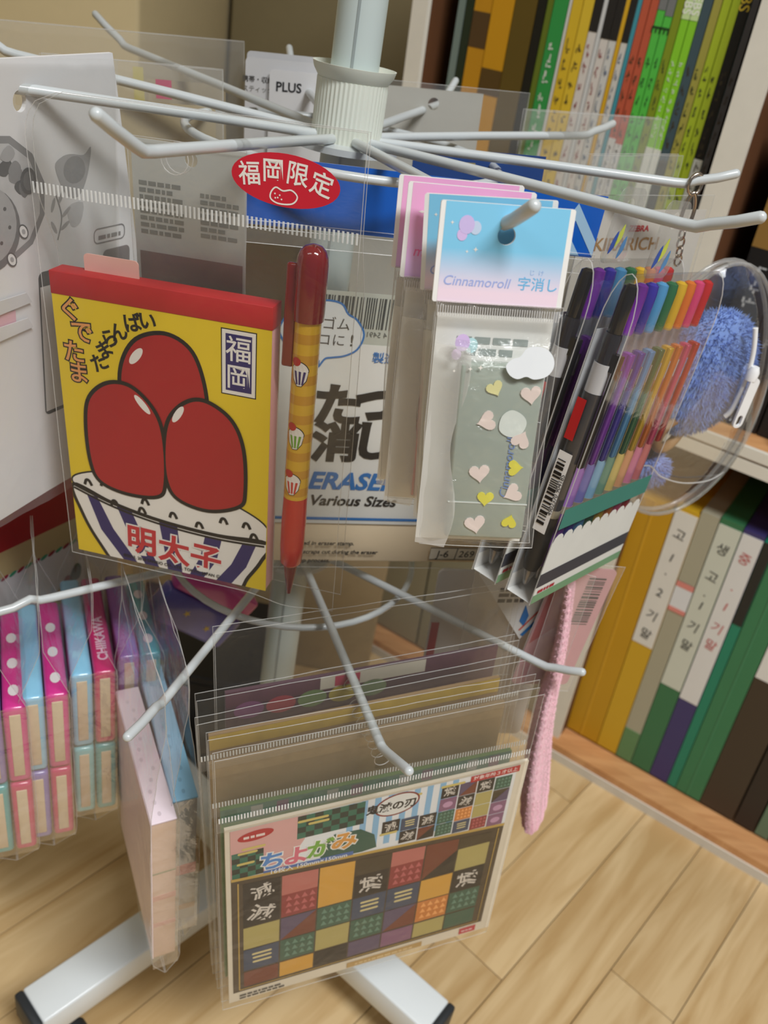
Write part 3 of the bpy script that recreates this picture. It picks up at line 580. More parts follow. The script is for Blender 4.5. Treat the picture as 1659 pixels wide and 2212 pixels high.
# ================================================================== heart eraser packets on the front hook
LAV = [(190, 222, 246), (120, 196, 236)]
def packet(idx, r, M, kind, lab, full):
    """header card + film bag; the eraser inside is a thing of its own"""
    t = thing('eraser_packet', M, lab, 'eraser packet', 'eraser packets on the front hook')
    top, bot, ink, cut = ((132, 204, 240), (244, 222, 238), (166, 178, 232), WHITE) if kind == 'blue' else ((240, 176, 220), (226, 190, 240), (238, 130, 180), WHITE)
    m = bpy.data.materials.get('header_print_'+kind)
    if m is None:
        m = bpy.data.materials.new('header_print_'+kind); m.use_nodes = True; nt = m.node_tree; b = nt.nodes['Principled BSDF']; b.inputs['Roughness'].default_value = .35
        tc = nt.nodes.new('ShaderNodeTexCoord'); sx = nt.nodes.new('ShaderNodeSeparateXYZ'); mr = nt.nodes.new('ShaderNodeMapRange'); mr.inputs[1].default_value = -0.0158; mr.inputs[2].default_value = 0.016
        rp = nt.nodes.new('ShaderNodeValToRGB'); rp.color_ramp.elements[0].color = (*lin(bot), 1); rp.color_ramp.elements[0].position = .12; rp.color_ramp.elements[1].color = (*lin(top), 1); rp.color_ramp.elements[1].position = .55
        nt.links.new(tc.outputs['Object'], sx.inputs[0]); nt.links.new(sx.outputs[2], mr.inputs[0]); nt.links.new(mr.outputs[0], rp.inputs[0]); nt.links.new(rp.outputs[0], b.inputs['Base Color'])
    hole = ell(0.3, 6.6, 3.0, 3.0, 24)
    hd = shape('header_card', [rrect(-22.2, 22.2, -16, 16.2, 0.8), hole], 0, WHITE, t, th=1.6)
    shape('header_print', [rect(-20.6, 20.4, -15.9, 16.1), ell(0.3, 6.6, 3.02, 3.02, 24)], -0.06, m, hd)
    if kind == 'blue':
        text('lettering', 'Cinnamoroll', 4.5, -8.0, -8.6, -0.12, P((160, 176, 230), .5), hd, bold=.02, shear=.2); text('lettering', '字消し', 4.7, 13.0, -8.4, -0.12, P((112, 186, 232), .5), hd, bold=.03)
        text('lettering', 'じ  け', 2.0, 12.0, -4.6, -0.12, P((150, 186, 232), .5), hd)
        for (x, z, q, c) in ((-13.2, 9.2, 2.6, (206, 190, 238)), (-10.2, 8.4, 1.9, (196, 214, 240)), (-14.4, 6.0, 1.7, (214, 190, 238))): shape('balloon_print', [ell(x, z, q, q*1.15, 16)], -0.12-q*.03, P(c, .4), hd)
        for (x, z, q) in ((-18, 9.6, .7), (-9.4, 1.6, .9), (-12.2, 0.8, .6)): shape('sparkle_print', [[(x+q*(1 if i % 2 == 0 else .35)*math.cos(i*math.pi/4), z+q*(1 if i % 2 == 0 else .35)*math.sin(i*math.pi/4)) for i in range(8)]], -0.12, CREAM, hd)
    else:
        text('lettering', 'm', 5, -16.5, -6.4, -0.12, P((238, 120, 176), .5), hd, bold=.02, shear=.2); shape('heart_print', [heart(-14.5, 11, 2.6)], -0.12, P((238, 140, 190), .5), hd)
        shape('sparkle_print', [[(-16.6+1.3*(1 if i % 2 == 0 else .3)*math.cos(i*math.pi/2/1), 6.8+1.6*(1 if i % 2 == 0 else .3)*math.sin(i*math.pi/2/1)) for i in range(4)]], -0.12, CREAM, hd)
    def yf(x, z): return -0.6-4.6*max(0, min(1, (-26-z)/12))*max(0, min(1, (z+107)/6))*(1 if abs(x-3) < 17 else max(0, 1-(abs(x-3)-17)/5))
    x0 = lambda z: -20.5+max(0, (-60-z))*0.05; x1 = lambda z: 23+max(0, (-60-z))*0.05
    film('front_sheet', t, x0, x1, -106.5, -15.5, yf, FILM_W, 26, 40, 0.45, 20+idx)
    film('back_sheet', t, x0, x1, -106.5, -15.5, lambda x, z: 3.2+3.0*max(0, min(1, (-26-z)/12))*max(0, min(1, (z+107)/6)), FILM_W, 12, 20, 0.5, 30+idx)
    shape('white_insert', [rect(-19.5, 21, -105.5, -20)], 2.6, P((238, 238, 234), .5), t, th=0.2)
    film('side_fold', t, -20, lambda z: -9+2*math.sin(z*.12), -106, -30, lambda x, z: -0.5+(x+20)*-0.35, film_mat('white_fold_film_%d' % idx, .42, .7, .12), 8, 24, 0.4, 40+idx, edge=False)
    ridges('heat_seal', t, -20.5, 22.5, -18.6, 3.6, -1.0, P((230, 230, 230), .2, alpha=.6), pitch=0.85, r=0.2)
    if kind == 'blue' and full:
        marks('small_print', t, -12, 18, -34, -26, 2.4, P((150, 160, 156), .6), 2, 5)
        for (x, z, q, c) in ((-10.5, -29.0, 2.6, (214, 190, 236)), (-7.4, -29.8, 2.3, (186, 226, 232)), (-12.2, -33.2, 1.7, (224, 196, 236))): shape('balloon_print', [ell(x, z, q, q*1.15, 16)], -1.5-q*.05, P(c, .4), t)
        cl = cr([(6, -38), (4.5, -35), (6.5, -32.5), (9, -31.5), (11, -28.5), (14.5, -27.8), (18, -28.6), (20.6, -31.5), (21, -35), (19, -38), (15, -39.2), (12, -38.4), (9, -39.4)], 4)
        shape('cloud_print', [cl], -6.4, P((236, 242, 248), .35), t)
        for (x, z, q) in ((-7.5, -37, .8), (-4, -36.4, 1.0), (-13, -38, .6)): shape('sparkle_print', [[(x+q*(1 if i % 2 == 0 else .35)*math.cos(i*math.pi/4), z+q*(1 if i % 2 == 0 else .35)*math.sin(i*math.pi/4)) for i in range(8)]], -5.6, CREAM, t)
    # eraser
    colr = (168, 178, 168) if kind == 'blue' else (214, 172, 176)
    e = thing('heart_eraser', M, ('translucent grey-green' if kind == 'blue' else 'pinkish')+' block eraser inside the '+lab.replace('eraser packet', 'packet'), 'eraser', 'erasers in the packets')
    def le(v): return (v[0]+(-v[2]-35)*0.012-1.5, v[1], v[2])
    body = box('body', -9, 20.6, -4.4, 2.2, -101.5, -35.5, P(colr, .25, var=.10, scale=40, sub=.35, coat=.4), e, bev=1.0, fn=le)
    if full:
        for (x, z, q, c, ro) in ((15.4, -45, 5.6, (240, 224, 218), 12), (1.2, -55.5, 5.6, (240, 224, 218), -70), (14.2, -62, 5.4, (240, 224, 218), 160), (0.8, -75.2, 5.8, (240, 224, 218), 10), (14.2, -82.5, 5.6, (240, 224, 218), -60), (1.6, -95.5, 6.0, (240, 224, 218), 15),
                                 (13.4, -72.6, 4.6, (230, 222, 70), 95), (4.2, -85.0, 4.8, (232, 224, 74), 0), (14.4, -94.2, 4.4, (232, 222, 60), 170), (2.4, -43.5, 4.6, (236, 232, 170), 30)):
            shape('heart_inlay', [heart(x-0.4, z, q*1.3, ro)], -4.9, P(c, .35), e, th=.5)
        text('lettering', 'Cinnamoroll', 4.6, 10.3, -73, -4.75, P((110, 140, 200), .5), e, rot=90, bold=.01, shear=.2)
        box('sleeve_line', -9, 20.6, -4.6, -4.3, -87.3, -86.8, P((222, 228, 224), .3), e, fn=le)
        shape('cloud_inlay', [cr([(5.5, -58.5), (5.8, -53.5), (9, -51), (13, -52.5), (15, -55.5), (13.6, -59.5), (9.5, -61)], 4)], -4.85, P((226, 234, 230), .35), e)
    return t
HC = -66.5
packet(0, .187, frame((.0769, -.1720, -.0095), -82, 8, 4.5), 'blue', 'blue header eraser packet hanging frontmost', True)
packet(1, .180, frame((.0715, -.1625, -.0098), -96, 3, 8), 'blue', 'second eraser packet from the front with twisted header', False)
packet(2, .166, frame((.0645, -.1520, -.0098), -84, 4, 4), 'pink', 'pink header eraser packet third from the front', False)
packet(3, .156, frame((.0605, -.1425, -.0098), -84, 2, 4), 'pink', 'rearmost eraser packet with a pink header', False)

# ================================================================== folded-paper packets on the lower front hook
DARK = P((74, 60, 46), 0.4); GOLD = P((198, 164, 84), 0.35, var=.1)
OP, ON = Vector((.086, -.1645, -.357)), az(-65, 1.0)
def ori_bag(name, M, lab, x0, x1, z0, z1, seal, seed, group='clear bags on the lower front hook', ydeep=4.0, hx=-3, hz=101):
    t = thing(name, M, lab, 'plastic bag', group)
    film('front_sheet', t, x0, x1, z0, z1, lambda x, z: -1.0, FILM, 30, 36, 0.5, seed, hole=(hx, hz, 4.2)); film('back_sheet', t, x0, x1, z0, z1, ydeep, FILM, 16, 20, 0.7, seed+1, hole=(hx, hz, 4.2))
    if seal is not None:
        ridges('seal_strip', t, x0+.5, x1-.5, seal, 3.2, -1.6, P((244, 246, 246), .15, alpha=.8), pitch=1.5, r=.42)
        film('sealed_band', t, x0, x1, seal-9, seal-1.6, -1.5, FILM_H, 20, 3, .1, seed+2, edge=False)
    return t
M0 = frame(OP, -65, 1.5, 4.3)
ori_bag('plastic_bag', M0, 'clear sealed bag around the frontmost patterned paper packet', -84, 82, -81, 123, 83, 50)
og = thing('origami_packet', M0, 'packet of patterned craft paper with colourful kana title, frontmost', 'craft paper')
shape('paper_pack', [rect(-80, 84, -79.5, 72)], 0.9, P((232, 222, 202), .5), og, th=1.8)
shape('border_panel', [rect(-77.5, 77.5, -70.5, 32)], 0.7, DARK, og); shape('title_panel', [[(-77.5, 33), (77.5, 23), (77.5, 70.5), (-77.5, 70.5)]], 0.6, P((236, 238, 240), .4), og)
def gl(L, y, c, n='panel_print', r=.4): return shape(n, [L], y, P(c, r, var=.04), og)
gl([(-77.5, 33), (-50, 33), (-40, 52), (-38, 70.5), (-77.5, 70.5)], .55, (222, 172, 168))
for i in range(9): gl([(-18+i*7.2, 32), (-14.6+i*7.2, 32), (-14.6+i*7.2, 70.4), (-18+i*7.2, 70.4)], .54, (142, 190, 226))
for i in range(8):
    for j in range(4):
        if (i+j) % 2 == 0: gl(rect(-44+i*4.4, -39.6+i*4.4, 53+j*4.3, 57.3+j*4.3), .52, (44, 112, 92))
        elif j < 4: gl(rect(-44+i*4.4, -39.6+i*4.4, 53+j*4.3, 57.3+j*4.3), .52, (34, 52, 48))
for i in range(4):
    for j in range(5):
        if (i+j) % 2 == 0: gl(rect(-77+i*4, -73+i*4, 33+j*4, 37+j*4), .5, (44, 112, 92))
        else: gl(rect(-77+i*4, -73+i*4, 33+j*4, 37+j*4), .5, (30, 44, 40))
gl([(-30, 31), (-8, 30), (0, 31), (-2, 42), (-10, 49), (-24, 50), (-34, 42)], .46, (44, 92, 78))
for (x, z, w_) in ((-36, 66, 16), (-33, 63, 11), (-66, 55, 12), (-69, 52, 10), (16, 66, 13), (14, 63, 10), (40, 67, 14), (6, 40, 10), (-70, 44, 9)): gl(rrect(x-w_/2, x+w_/2, z-.9, z+.9, .8, 3), .44, (216, 196, 116))
gl(ell(-65, 64, 9, 3.6, 24, 6), .42, (184, 34, 44)); marks('small_print', og, -71, -59, 62.6, 65.6, .38, P((240, 220, 214), .5), 1, 9)
for s_, x, z, c in (('ち', -56.5, 41, (84, 140, 206)), ('よ', -44, 40.6, (222, 112, 134)), ('が', -31.5, 41.4, (124, 176, 70)), ('み', -18.5, 43, (226, 160, 76))):
    text('lettering', s_, 14.5, x, z, .40, P((246, 244, 238), .4), og, bold=.30, rot=-4); text('lettering', s_, 14.5, x, z, .36, P(c, .4), og, bold=.13, rot=-4)
gl([(-61, 30.2), (-13, 28.4), (-13, 32.6), (-61, 34.4)], .38, (74, 112, 178)); text('lettering', '16枚入 150mm×150mm', 4.0, -37, 31.5, .33, P((236, 240, 246), .4), og, rot=-2.2, sx=1.05, bold=.05)
el = ell(9, 62.2, 11.5, 7.2, 36, 8); gl(off(el, 1.0), .42, (134, 44, 36)); gl(el, .39, (232, 232, 228)); text('lettering', '鬼滅の刃', 7.0, 6.0, 61.6, .35, INK, og, bold=.12, rot=-2)
TC = [(70, 58, 40), (150, 56, 58), (222, 168, 70), (36, 30, 30), (196, 116, 108), (96, 82, 112), (58, 98, 80), (186, 172, 106), (62, 76, 102), (140, 96, 128), (122, 60, 44), (214, 132, 60)]
rnd = random.Random(12)
def tile(x, z, s_, k, y):
    c = TC[k % 12]; t = shape('tile_print', [rect(x, x+s_, z, z+s_)], y, P(c, .45), og)
    m = (k*7) % 5
    if c == (36, 30, 30): text('lettering', '滅', s_*.72, x+s_/2, z+s_/2, y-.05, P((222, 214, 204), .5), og, rot=rnd.choice((0, 12, 90, -20)), bold=.05)
    elif m == 0: shape('tile_print', [[(x, z), (x+s_, z), (x+s_, z+s_)]], y-.03, P(TC[(k+5) % 12], .45), og)
    elif m == 1:
        for q in (.3, .5, .68): shape('tile_print', [rrect(x+s_*.15+s_*.1*((q*10) % 2), x+s_*.8, z+s_*q, z+s_*q+s_*.09, s_*.04, 2)], y-.03, P((224, 208, 150), .45), og)
    elif m == 2:
        for a in range(4):
            for b in range(3): shape('tile_print', [[(x+s_*(.12+.22*a), z+s_*(.15+.28*b)), (x+s_*(.3+.22*a), z+s_*(.15+.28*b)), (x+s_*(.2+.22*a), z+s_*(.36+.28*b))]], y-.03, P(tuple(min(255, v+46) for v in c), .45), og)
    elif m == 3: shape('tile_print', [ell(x+s_*.5, z+s_*.48, s_*.3, s_*.24, 14)], y-.03, P(tuple(min(255, v+60) for v in c), .45), og)
ks = [[3, 4, 2, 0, 4, 10, 0], [3, 1, 2, 3, 1, 10, 7, ], [7, 5, 6, 8, 8, 2, 3], [8, 6, 7, 6, 5, 11, 6], [10, 2, 3, 5, 9, 7, 6]]
S = 20.4
for j in range(5):
    for i in range(7):
        z = 29-9-S*(j) - (S-9)+4; k = ks[j][i]
        if j == 4: tile(-71.5+i*S, -70+S*.35-7, S*.96, k, .55) if False else None
        zz = 17.0-j*S+6
        if j == 0:
            shape('tile_print', [[(-71.5+i*S, 9.5), (-71.5+(i+1)*S-.8, 9.5), (-71.5+(i+1)*S-.8, 27.4-1.34*(i+1)), (-71.5+i*S, 27.4-1.34*i)]], .58, P(TC[k], .45), og)
            if k == 3: text('lettering', '滅', 12, -61.5+i*S, 18-1.3*i, .5, P((222, 214, 204), .5), og, bold=.05, rot=14)
        elif j < 5: tile(-71.5+i*S, 9.5-j*S+.8, S-.8, k, .58) if 9.5-j*S > -70 else shape('tile_print', [rect(-71.5+i*S, -71.5+(i+1)*S-.8, -66.5, 9.5-(j-1)*S-.6)], .58, P(TC[k], .45), og)
for i in range(7):
    for j in range(4):
        k = (i*5+j*3+(3 if (i+j) % 3 == 0 else 0)) % 12
        if (i, j) in ((1, 0), (4, 2), (2, 1), (5, 3)): k = 3
        x = 2+i*10.6; z = 27.5-1.0*i+j*10.2+(4 if i < 2 else 0)*0
        if (j >= 2 and i < 3) or z+9.8 > 70.4 or (j == 0 and i == 0): continue
        tile(x, z+2.5, 9.8, k, .45)
stroke('gold_line', [(-77.5, 32.6), (77.5, 22.6)], 2.2, .36, GOLD, og); stroke('gold_line', [(-74, -68.5), (74.5, -68.5), (74.5, 20)], .7, .5, GOLD, og); stroke('gold_line', [(-74, -68.5), (-74, 29)], .7, .5, GOLD, og)
gl([(50, 65.6), (79, 66.0), (79, 70.8), (50, 70.4)], .34, (190, 40, 46)); text('lettering', '対象年齢３才以上', 3.3, 64.6, 68.3, .3, P((246, 230, 226), .4), og, bold=.05)
gl(rect(63, 74, -78, -72.2), .6, (200, 48, 70)); marks('small_print', og, 64.5, 72.5, -76, -74, .55, P((244, 214, 216), .5), 1, 3); gl(rect(-10, 38, -78.5, -73.4), .65, (194, 158, 96)); marks('small_print', og, -5, 33, -77.4, -74.6, .6, P((226, 200, 150), .5), 1, 4)
marks('small_print', og, -74, -46, -78, -72.6, .6, P((70, 64, 56), .5), 2, 6)
def back_pack(i, dr, dx, dz, lab, col, x0, x1, z0, z1, bag, roll=4.3, yaw=-65, extra=None):
    M = frame(OP-ON*dr, yaw, 1.5, roll)
    ori_bag('plastic_bag', M, 'clear bag '+bag, x0-5, x1+6, z0-6, 124+dz, z1+8 if i < 3 else None, 60+i*4)
    t = thing('craft_packet', M, lab, 'craft paper', 'craft packets behind the front one')
    shape('card_pack', [rect(x0, x1, z0, z1)], 1.0, P(col, .45, var=.12, scale=30), t, th=2.2); shape('card_trim', [rect(x0, x1, z1-10, z1)], .8, P(extra or (90, 150, 130), .45, var=.25, scale=120), t)
    return t
b1 = back_pack(1, .010, 0, 0, 'second craft paper packet with teal and white top strip', (96, 150, 80), -80, 78, -72, 72, 'holding the second craft packet', yaw=-66)
for i in range(12):
    shape('strip_print', [rect(-78+i*13, -72+i*13, 63, 71)], .7, P(((66, 132, 108), (214, 212, 206), (150, 110, 140))[i % 3], .45), b1)
b2 = back_pack(2, .020, -6, 3, 'craft packet with a plain tan top', (186, 158, 120), -82, 76, -70, 97, 'holding the tan packet', extra=(198, 170, 130), roll=5)
b3 = back_pack(3, .032, -6, 6, 'craft packet with a yellow gold top strip', (176, 146, 108), -80, 78, -66, 103, 'holding the gold-strip packet', extra=(224, 190, 84), roll=5)
b4 = back_pack(4, .052, -10, 26, 'purple craft packet with a row of coloured sweets', (92, 64, 78), -70, 84, -60, 108, 'holding the purple packet at the back', extra=(104, 66, 82), roll=4)
for i, c in enumerate(((140, 84, 130), (176, 70, 86), (120, 146, 96), (196, 176, 70), (128, 150, 112))): shape('sweet_print', [ell(-58+i*17, 94, 8, 6, 20)], .6, P(c, .45), b4)
shape('label_print', [rect(-20, 40, 99, 108)], .6, P((214, 206, 190), .5), b4); shape('label_print', [rect(-12, 2, 100, 107)], .5, P((190, 60, 92), .5), b4)

# ================================================================== pen sets on the right hook
def pen_set(r, lab, near):
    M = frame(az(-36, r, -.11), -38, 0, -5.0)
    t = thing('pen_case', M, lab, 'pen case', 'clear pen cases on the right hook')
    X0, X1, D = -12.0, 80.0, 15.0
    prof = [(0, -76), (0, 62)]+[(D/2-D/2*math.cos(a*math.pi/10), 62+24*math.sin(a*math.pi/10)) for a in range(1, 10)]+[(D, 62), (D, -76)]
    n = len(prof); vs = [(X0, p[0], p[1]) for p in prof]+[(X1, p[0], p[1]) for p in prof]
    mk('wrap_film', vs, [(i, i+1, i+1+n, i+n) for i in range(n-1)], PVC, t, smooth=True)
    for X in (X0, X1):
        mk('side_film', [(X, p[0], p[1]) for p in prof], [tuple(range(n))], PVC, t); tube('side_edge', [(X, p[0], p[1]) for p in prof], .3, EDGE, t, seg=5)
    mk('tray', [(X0+.6, .6, -75.5), (X1-.6, .6, -75.5), (X1-.6, D-.6, -75.5), (X0+.6, D-.6, -75.5), (X0+.6, .6, -70), (X1-.6, .6, -70), (X1-.6, D-.6, -66), (X0+.6, D-.6, -66)], [(0, 1, 2, 3), (2, 3, 7, 6)], P((244, 244, 242), .4), t)
    shape('backing_card', [rect(X0+.5, X1-.5, -75, 60)], D-.5, P((196, 200, 206), .5), t, th=.3)
    # printed band over the front, lower half
    sc_ = [(X0, -75.5), (X1, -75.5), (X1, -38)]+[(X1-6-i*9+4.6*math.cos(a*math.pi/5), -40+4.2*math.sin(a*math.pi/5)) for i in range(10) for a in range(0, 6)]+[(X0, -40)]
    shape('printed_band', [[p for p in sc_ if p[0] >= X0-.01]], -.25, P((222, 224, 220), .4), t)
    shape('printed_band', [rect(X0, X1, -66, -58)], -.35, P((64, 66, 74), .4), t); shape('printed_band', [rect(X0, X1, -75.5, -70.5)], -.35, P((116, 158, 122), .4), t)
    shape('printed_band', [rect(X0+1, X1, -33, -22)], -.3, P((66, 132, 120), .4), t); marks('small_print', t, X0+3, X0+22, -70, -66.8, -.45, P((168, 40, 52), .5), 1, 2)
    # hang tab
    shape('hang_tab', [rrect(-3, 21, 84, 116, 5), ell(9, 108, 3.6, 3.6, 16)], 7, film_mat('tab_film', .12, .9, .08), t, th=.3)
    for (x, z, c) in ((4, 92, (60, 90, 170)), (8, 95, (196, 206, 90)), (13, 90, (90, 140, 190))): shape('tab_print', [cr([(x-2, z-4), (x-1, z+2), (x+2, z+6), (x+2.4, z)], 3)], 6.8, P(c, .4), t)
    # stickers on the narrow side facing out of the stack
    def side(name, y0, y1, z0, z1, mat, d=.3): return mk(name, [(X0-d, y0, z0), (X0-d, y1, z0), (X0-d, y1, z1), (X0-d, y0, z1)], [(0, 1, 2, 3)], mat, t)
    # right of the viewer is -y on this side
    side('red_sticker', 7.5, 12.2, 10, 30, P((190, 32, 36), .35)); side('barcode_label', 5.0, 12.0, -38, 4, P((236, 236, 236), .4))
    o = barcode('barcode', t, 0, 4.2, -34, 0, 0, INK, 17, vert=True)
    for v in o.data.vertices: v.co = Vector((X0*MM-.0005, .0112-v.co.x, v.co.z))
    o = text('lettering', '4902370 904185', 3.2, -17, 0, 0, INK, t)
    for v in o.data.vertices: v.co = Vector((X0*MM-.0005, .0062+v.co.z*1.0, v.co.x))
    # pens: each one a thing
    cols = [('black', (22, 22, 26)), ('purple', (134, 50, 186)), ('blue violet', (62, 54, 170)), ('light blue', (84, 160, 214)), ('green', (44, 112, 72)), ('yellow', (226, 180, 44)), ('orange', (226, 120, 44)), ('pink', (222, 72, 124)), ('red', (200, 42, 44))]
    for i, (cn, c) in enumerate(cols):
        p = thing('gel_pen', M, '%s gel pen standing in the %s pen case' % (cn, near), 'pen', 'pens in the clear cases')
        cx, cy = X0+5.6+i*10.1, 8.6; cm = P(c, .22, coat=.6, var=.04); gm = P((58, 56, 60) if i == 0 else tuple(int(v*.55+90) for v in c), .2, coat=.7, var=.05)
        lathe('knob', [(3.0, 59), (3.3, 60), (3.3, 77), (2.9, 80.5), (1.2, 81.5)], cx, cy, cm, p, seg=16)
        lathe('collar', [(4.0, 46), (4.1, 58), (3.7, 60), (3.2, 60)], cx, cy, P((40, 38, 44), .1, coat=1) if i == 0 else CLEARP, p, seg=16)
        lathe('sleeve', [(4.5, 33), (4.5, 46.5)], cx, cy, P((206, 206, 210), .15, coat=1.0), p, seg=16)
        lathe('barrel', [(4.6, -26), (4.6, 33)], cx, cy, gm, p, seg=16)
        lathe('ring', [(4.8, -30), (4.8, -26)], cx, cy, P((150, 140, 120), .15, coat=1.0), p, seg=16)
        lathe('grip', [(3.6, -61), (4.7, -56), (4.7, -30)], cx, cy, P(tuple(int(v*.75+12) for v in c), .45), p, seg=16)
        lathe('tip', [(.8, -70.5), (1.6, -69), (3.5, -61)], cx, cy, CLEARP, p, seg=16); lathe('refill', [(.5, -70), (1.1, -64), (1.1, -58)], cx, cy, P((160, 150, 140), .3, metal=.8), p, seg=8)
        bx = box('clip', cx-2.2, cx+2.2, .9, 3.0, -2, 52, P(tuple(int(v*.8) for v in c), .25, coat=.5), p, bev=.6); box('clip_root', cx-2, cx+2, 2.5, 6, 44, 52, cm, p)
pen_set(.178, 'clear case of nine coloured pens, outermost on its hook', 'outermost')
pen_set(.157, 'clear case of nine coloured pens, behind the outermost one', 'second')

# ================================================================== round pouch with blue plush
FQ = frame(az(0, .178, -.1), -65, 0, 0)
po = thing('clear_pouch', FQ, 'round clear vinyl pouch holding a blue plush, on a metal clasp', 'pouch')
cx, cz, A, B = 46, -15, 49, 80
def egg(t, k=1.0): x = A*math.cos(t)*(1-.10*math.sin(t)); z = B*math.sin(t); return (cx+(x-z*.06)*k, cz+(z)*k)
for sgn, nm in ((-1, 'front_shell'), (1, 'back_shell')):
    vs, fs = [], []; NR, NT = 8, 40
    for i in range(NR+1):
        k = i/NR
        for j in range(NT): x, z = egg(2*math.pi*j/NT, k); vs.append((x, sgn*(16*math.sqrt(max(0, 1-k**2.4))+3), z))
    for i in range(NR):
        for j in range(NT): fs.append((i*NT+j, i*NT+(j+1) % NT, (i+1)*NT+(j+1) % NT, (i+1)*NT+j))
    mk(nm, vs, fs, PVC, po, smooth=True)
PIPE = film_mat('clear_piping', .16, 1.0, .08, tint=(.86, .87, .88), bump=0)
for sgn in (-1, 1): tube('piping', [(egg(2*math.pi*j/48)[0], sgn*3.2, egg(2*math.pi*j/48)[1]) for j in range(48)], 1.3, PIPE, po, seg=8, closed=True)
vs = [(egg(2*math.pi*j/48)[0], s_*3.2, egg(2*math.pi*j/48)[1]) for s_ in (-1, 1) for j in range(48)]; mk('gusset', vs, [(j, (j+1) % 48, (j+1) % 48+48, j+48) for j in range(48)], PIPE, po, smooth=True)
tube('seam_line', cr([(0, -19.5, -52), (14, -19.5, -49), (26, -19, -57), (44, -19.4, -62), (64, -18, -62), (80, -12, -60)], 5, False), .5, EDGE, po, seg=5)
tube('clasp_ring', [(-3+4.2*math.cos(t*math.pi/8), 0, 101+5*math.sin(t*math.pi/8)) for t in range(16)], .9, CHROME, po, seg=8, closed=True)
tube('clasp_body', cr([(-3, 0, 96.5), (-4.6, .5, 91), (-4.2, .5, 82), (-1.5, .5, 79), (1.6, .5, 82), (1.8, .5, 90), (-1, 0, 96)], 5), 1.0, CHROME, po, seg=8, closed=True)
for i in range(4): tube('chain_link', [(-1+i*1.0+(2.0*math.cos(t*math.pi/6) if i % 2 else 0), (0 if i % 2 else 2.0*math.cos(t*math.pi/6)), 76.5-i*4.4+2.9*math.sin(t*math.pi/6)) for t in range(12)], .55, CHROME, po, seg=6, closed=True)
PLU = P((120, 150, 214), .95, var=.18, scale=300, name='blue_plush'); 
pt = thing('blue_plush', FQ, 'fluffy blue plush purse with white zip inside the clear pouch', 'plush toy')
def blob(name, parent, c, rad, mat, tufts=0, seed=0, amp=.06):
    bm = bmesh.new(); bmesh.ops.create_icosphere(bm, subdivisions=4, radius=1.0); rnd = random.Random(seed)
    for v in bm.verts: k = 1+amp*noise.noise(v.co*4+Vector((seed, 0, 0)))+amp*.6*noise.noise(v.co*11); v.co = Vector((c[0]+rad[0]*v.co.x*k, c[1]+rad[1]*v.co.y*k, c[2]+rad[2]*v.co.z*k))*MM
    me = bpy.data.meshes.new(name); bm.to_mesh(me); bm.free(); me.materials.append(mat)
    for p in me.polygons: p.use_smooth = True
    o = link(bpy.data.objects.new(name, me), parent)
    if tufts:
        vs, fs = [], []
        for _ in range(tufts):
            d = Vector((rnd.gauss(0, 1), rnd.gauss(0, 1), rnd.gauss(0, 1))).normalized(); b = Vector((c[0]+rad[0]*d.x*.97, c[1]+rad[1]*d.y*.97, c[2]+rad[2]*d.z*.97))
            tdir = (d+Vector((rnd.gauss(0, .35), rnd.gauss(0, .35), -.55+rnd.gauss(0, .3)))).normalized(); s1 = tdir.orthogonal().normalized()*.55; s2 = tdir.cross(s1)*1; L = rnd.uniform(2.6, 5.2)
            k = len(vs); vs += [tuple(b+s1), tuple(b-s1*.5+s2*.8), tuple(b-s1*.5-s2*.8), tuple(b+tdir*L)]; fs += [(k, k+1, k+3), (k+1, k+2, k+3), (k+2, k, k+3)]
        f = mk('fur', vs, fs, mat, o); f['kind'] = 'stuff'
    return o
blob('body', pt, (46, 0, 0), (34, 13, 38), PLU, 5200, 3)
blob('foot', pt, (30, 0, -62), (15, 11, 10), PLU, 1500, 5)
ring = tube('brown_strap', [(33+13*math.cos(t*math.pi/12), -6+6*math.cos(t*math.pi/12), -36+9*math.sin(t*math.pi/12)) for t in range(24)], 3.0, P((150, 112, 72), .6), pt, seg=8, closed=True)
tube('dark_strap', [(30, 2, -40), (26, -2, -50), (20, -2, -58)], 3.5, P((36, 36, 42), .7), pt, seg=8)
ZW = P((240, 242, 244), .35, coat=.3)
zp = tube('zip_tape', cr([(56, -15, 34), (60, -16.5, 20), (62, -17, 4), (61.5, -16.5, -14), (60, -15, -20)], 4, False), 1.5, ZW, pt, seg=8)
lathe('zip_slider', [(1.0, 4), (3.4, 5), (3.6, 10), (2.4, 13)], 63, -19, ZW, pt, seg=12)
tabo = shape('zip_pull', [rrect(61.2, 67.8, -24, 7, 3.0), rrect(62.8, 66.2, -22.5, -16, 1.6)], -22, ZW, pt, th=1.4)

# ================================================================== white sheet pack on the left hook
FS = frame((-.123, -.086, -.12), -20, 0, 0)
sh = thing('sheet_pack', FS, 'white paper pack with grey food drawings on the left hook', 'paper pack')
WPM = P((226, 226, 228), .5, var=.02)
shape('white_sheet', [[(-80, 128), (52, 134), (66, 64), (76, 10), (84, -70), (30, -72.6), (0, -74), (-40, -77), (-80, -82)], ell(-4.0, 115.5, 3.6, 4.2, 20)], 0, WPM, sh, th=2.2)
GR = [P((v, v, v+2), .6, var=.15, scale=200) for v in (96, 128, 160, 190, 64)]
shape('plate_drawing', [[(-19+27*math.cos(t*math.pi/6+.2), 77+27*math.sin(t*math.pi/6+.2)) for t in range(12)]], -.1, GR[1], sh); shape('plate_drawing', [[(-19+24*math.cos(t*math.pi/6+.2), 77+24*math.sin(t*math.pi/6+.2)) for t in range(12)]], -.14, GR[3], sh)
rnd = random.Random(4)
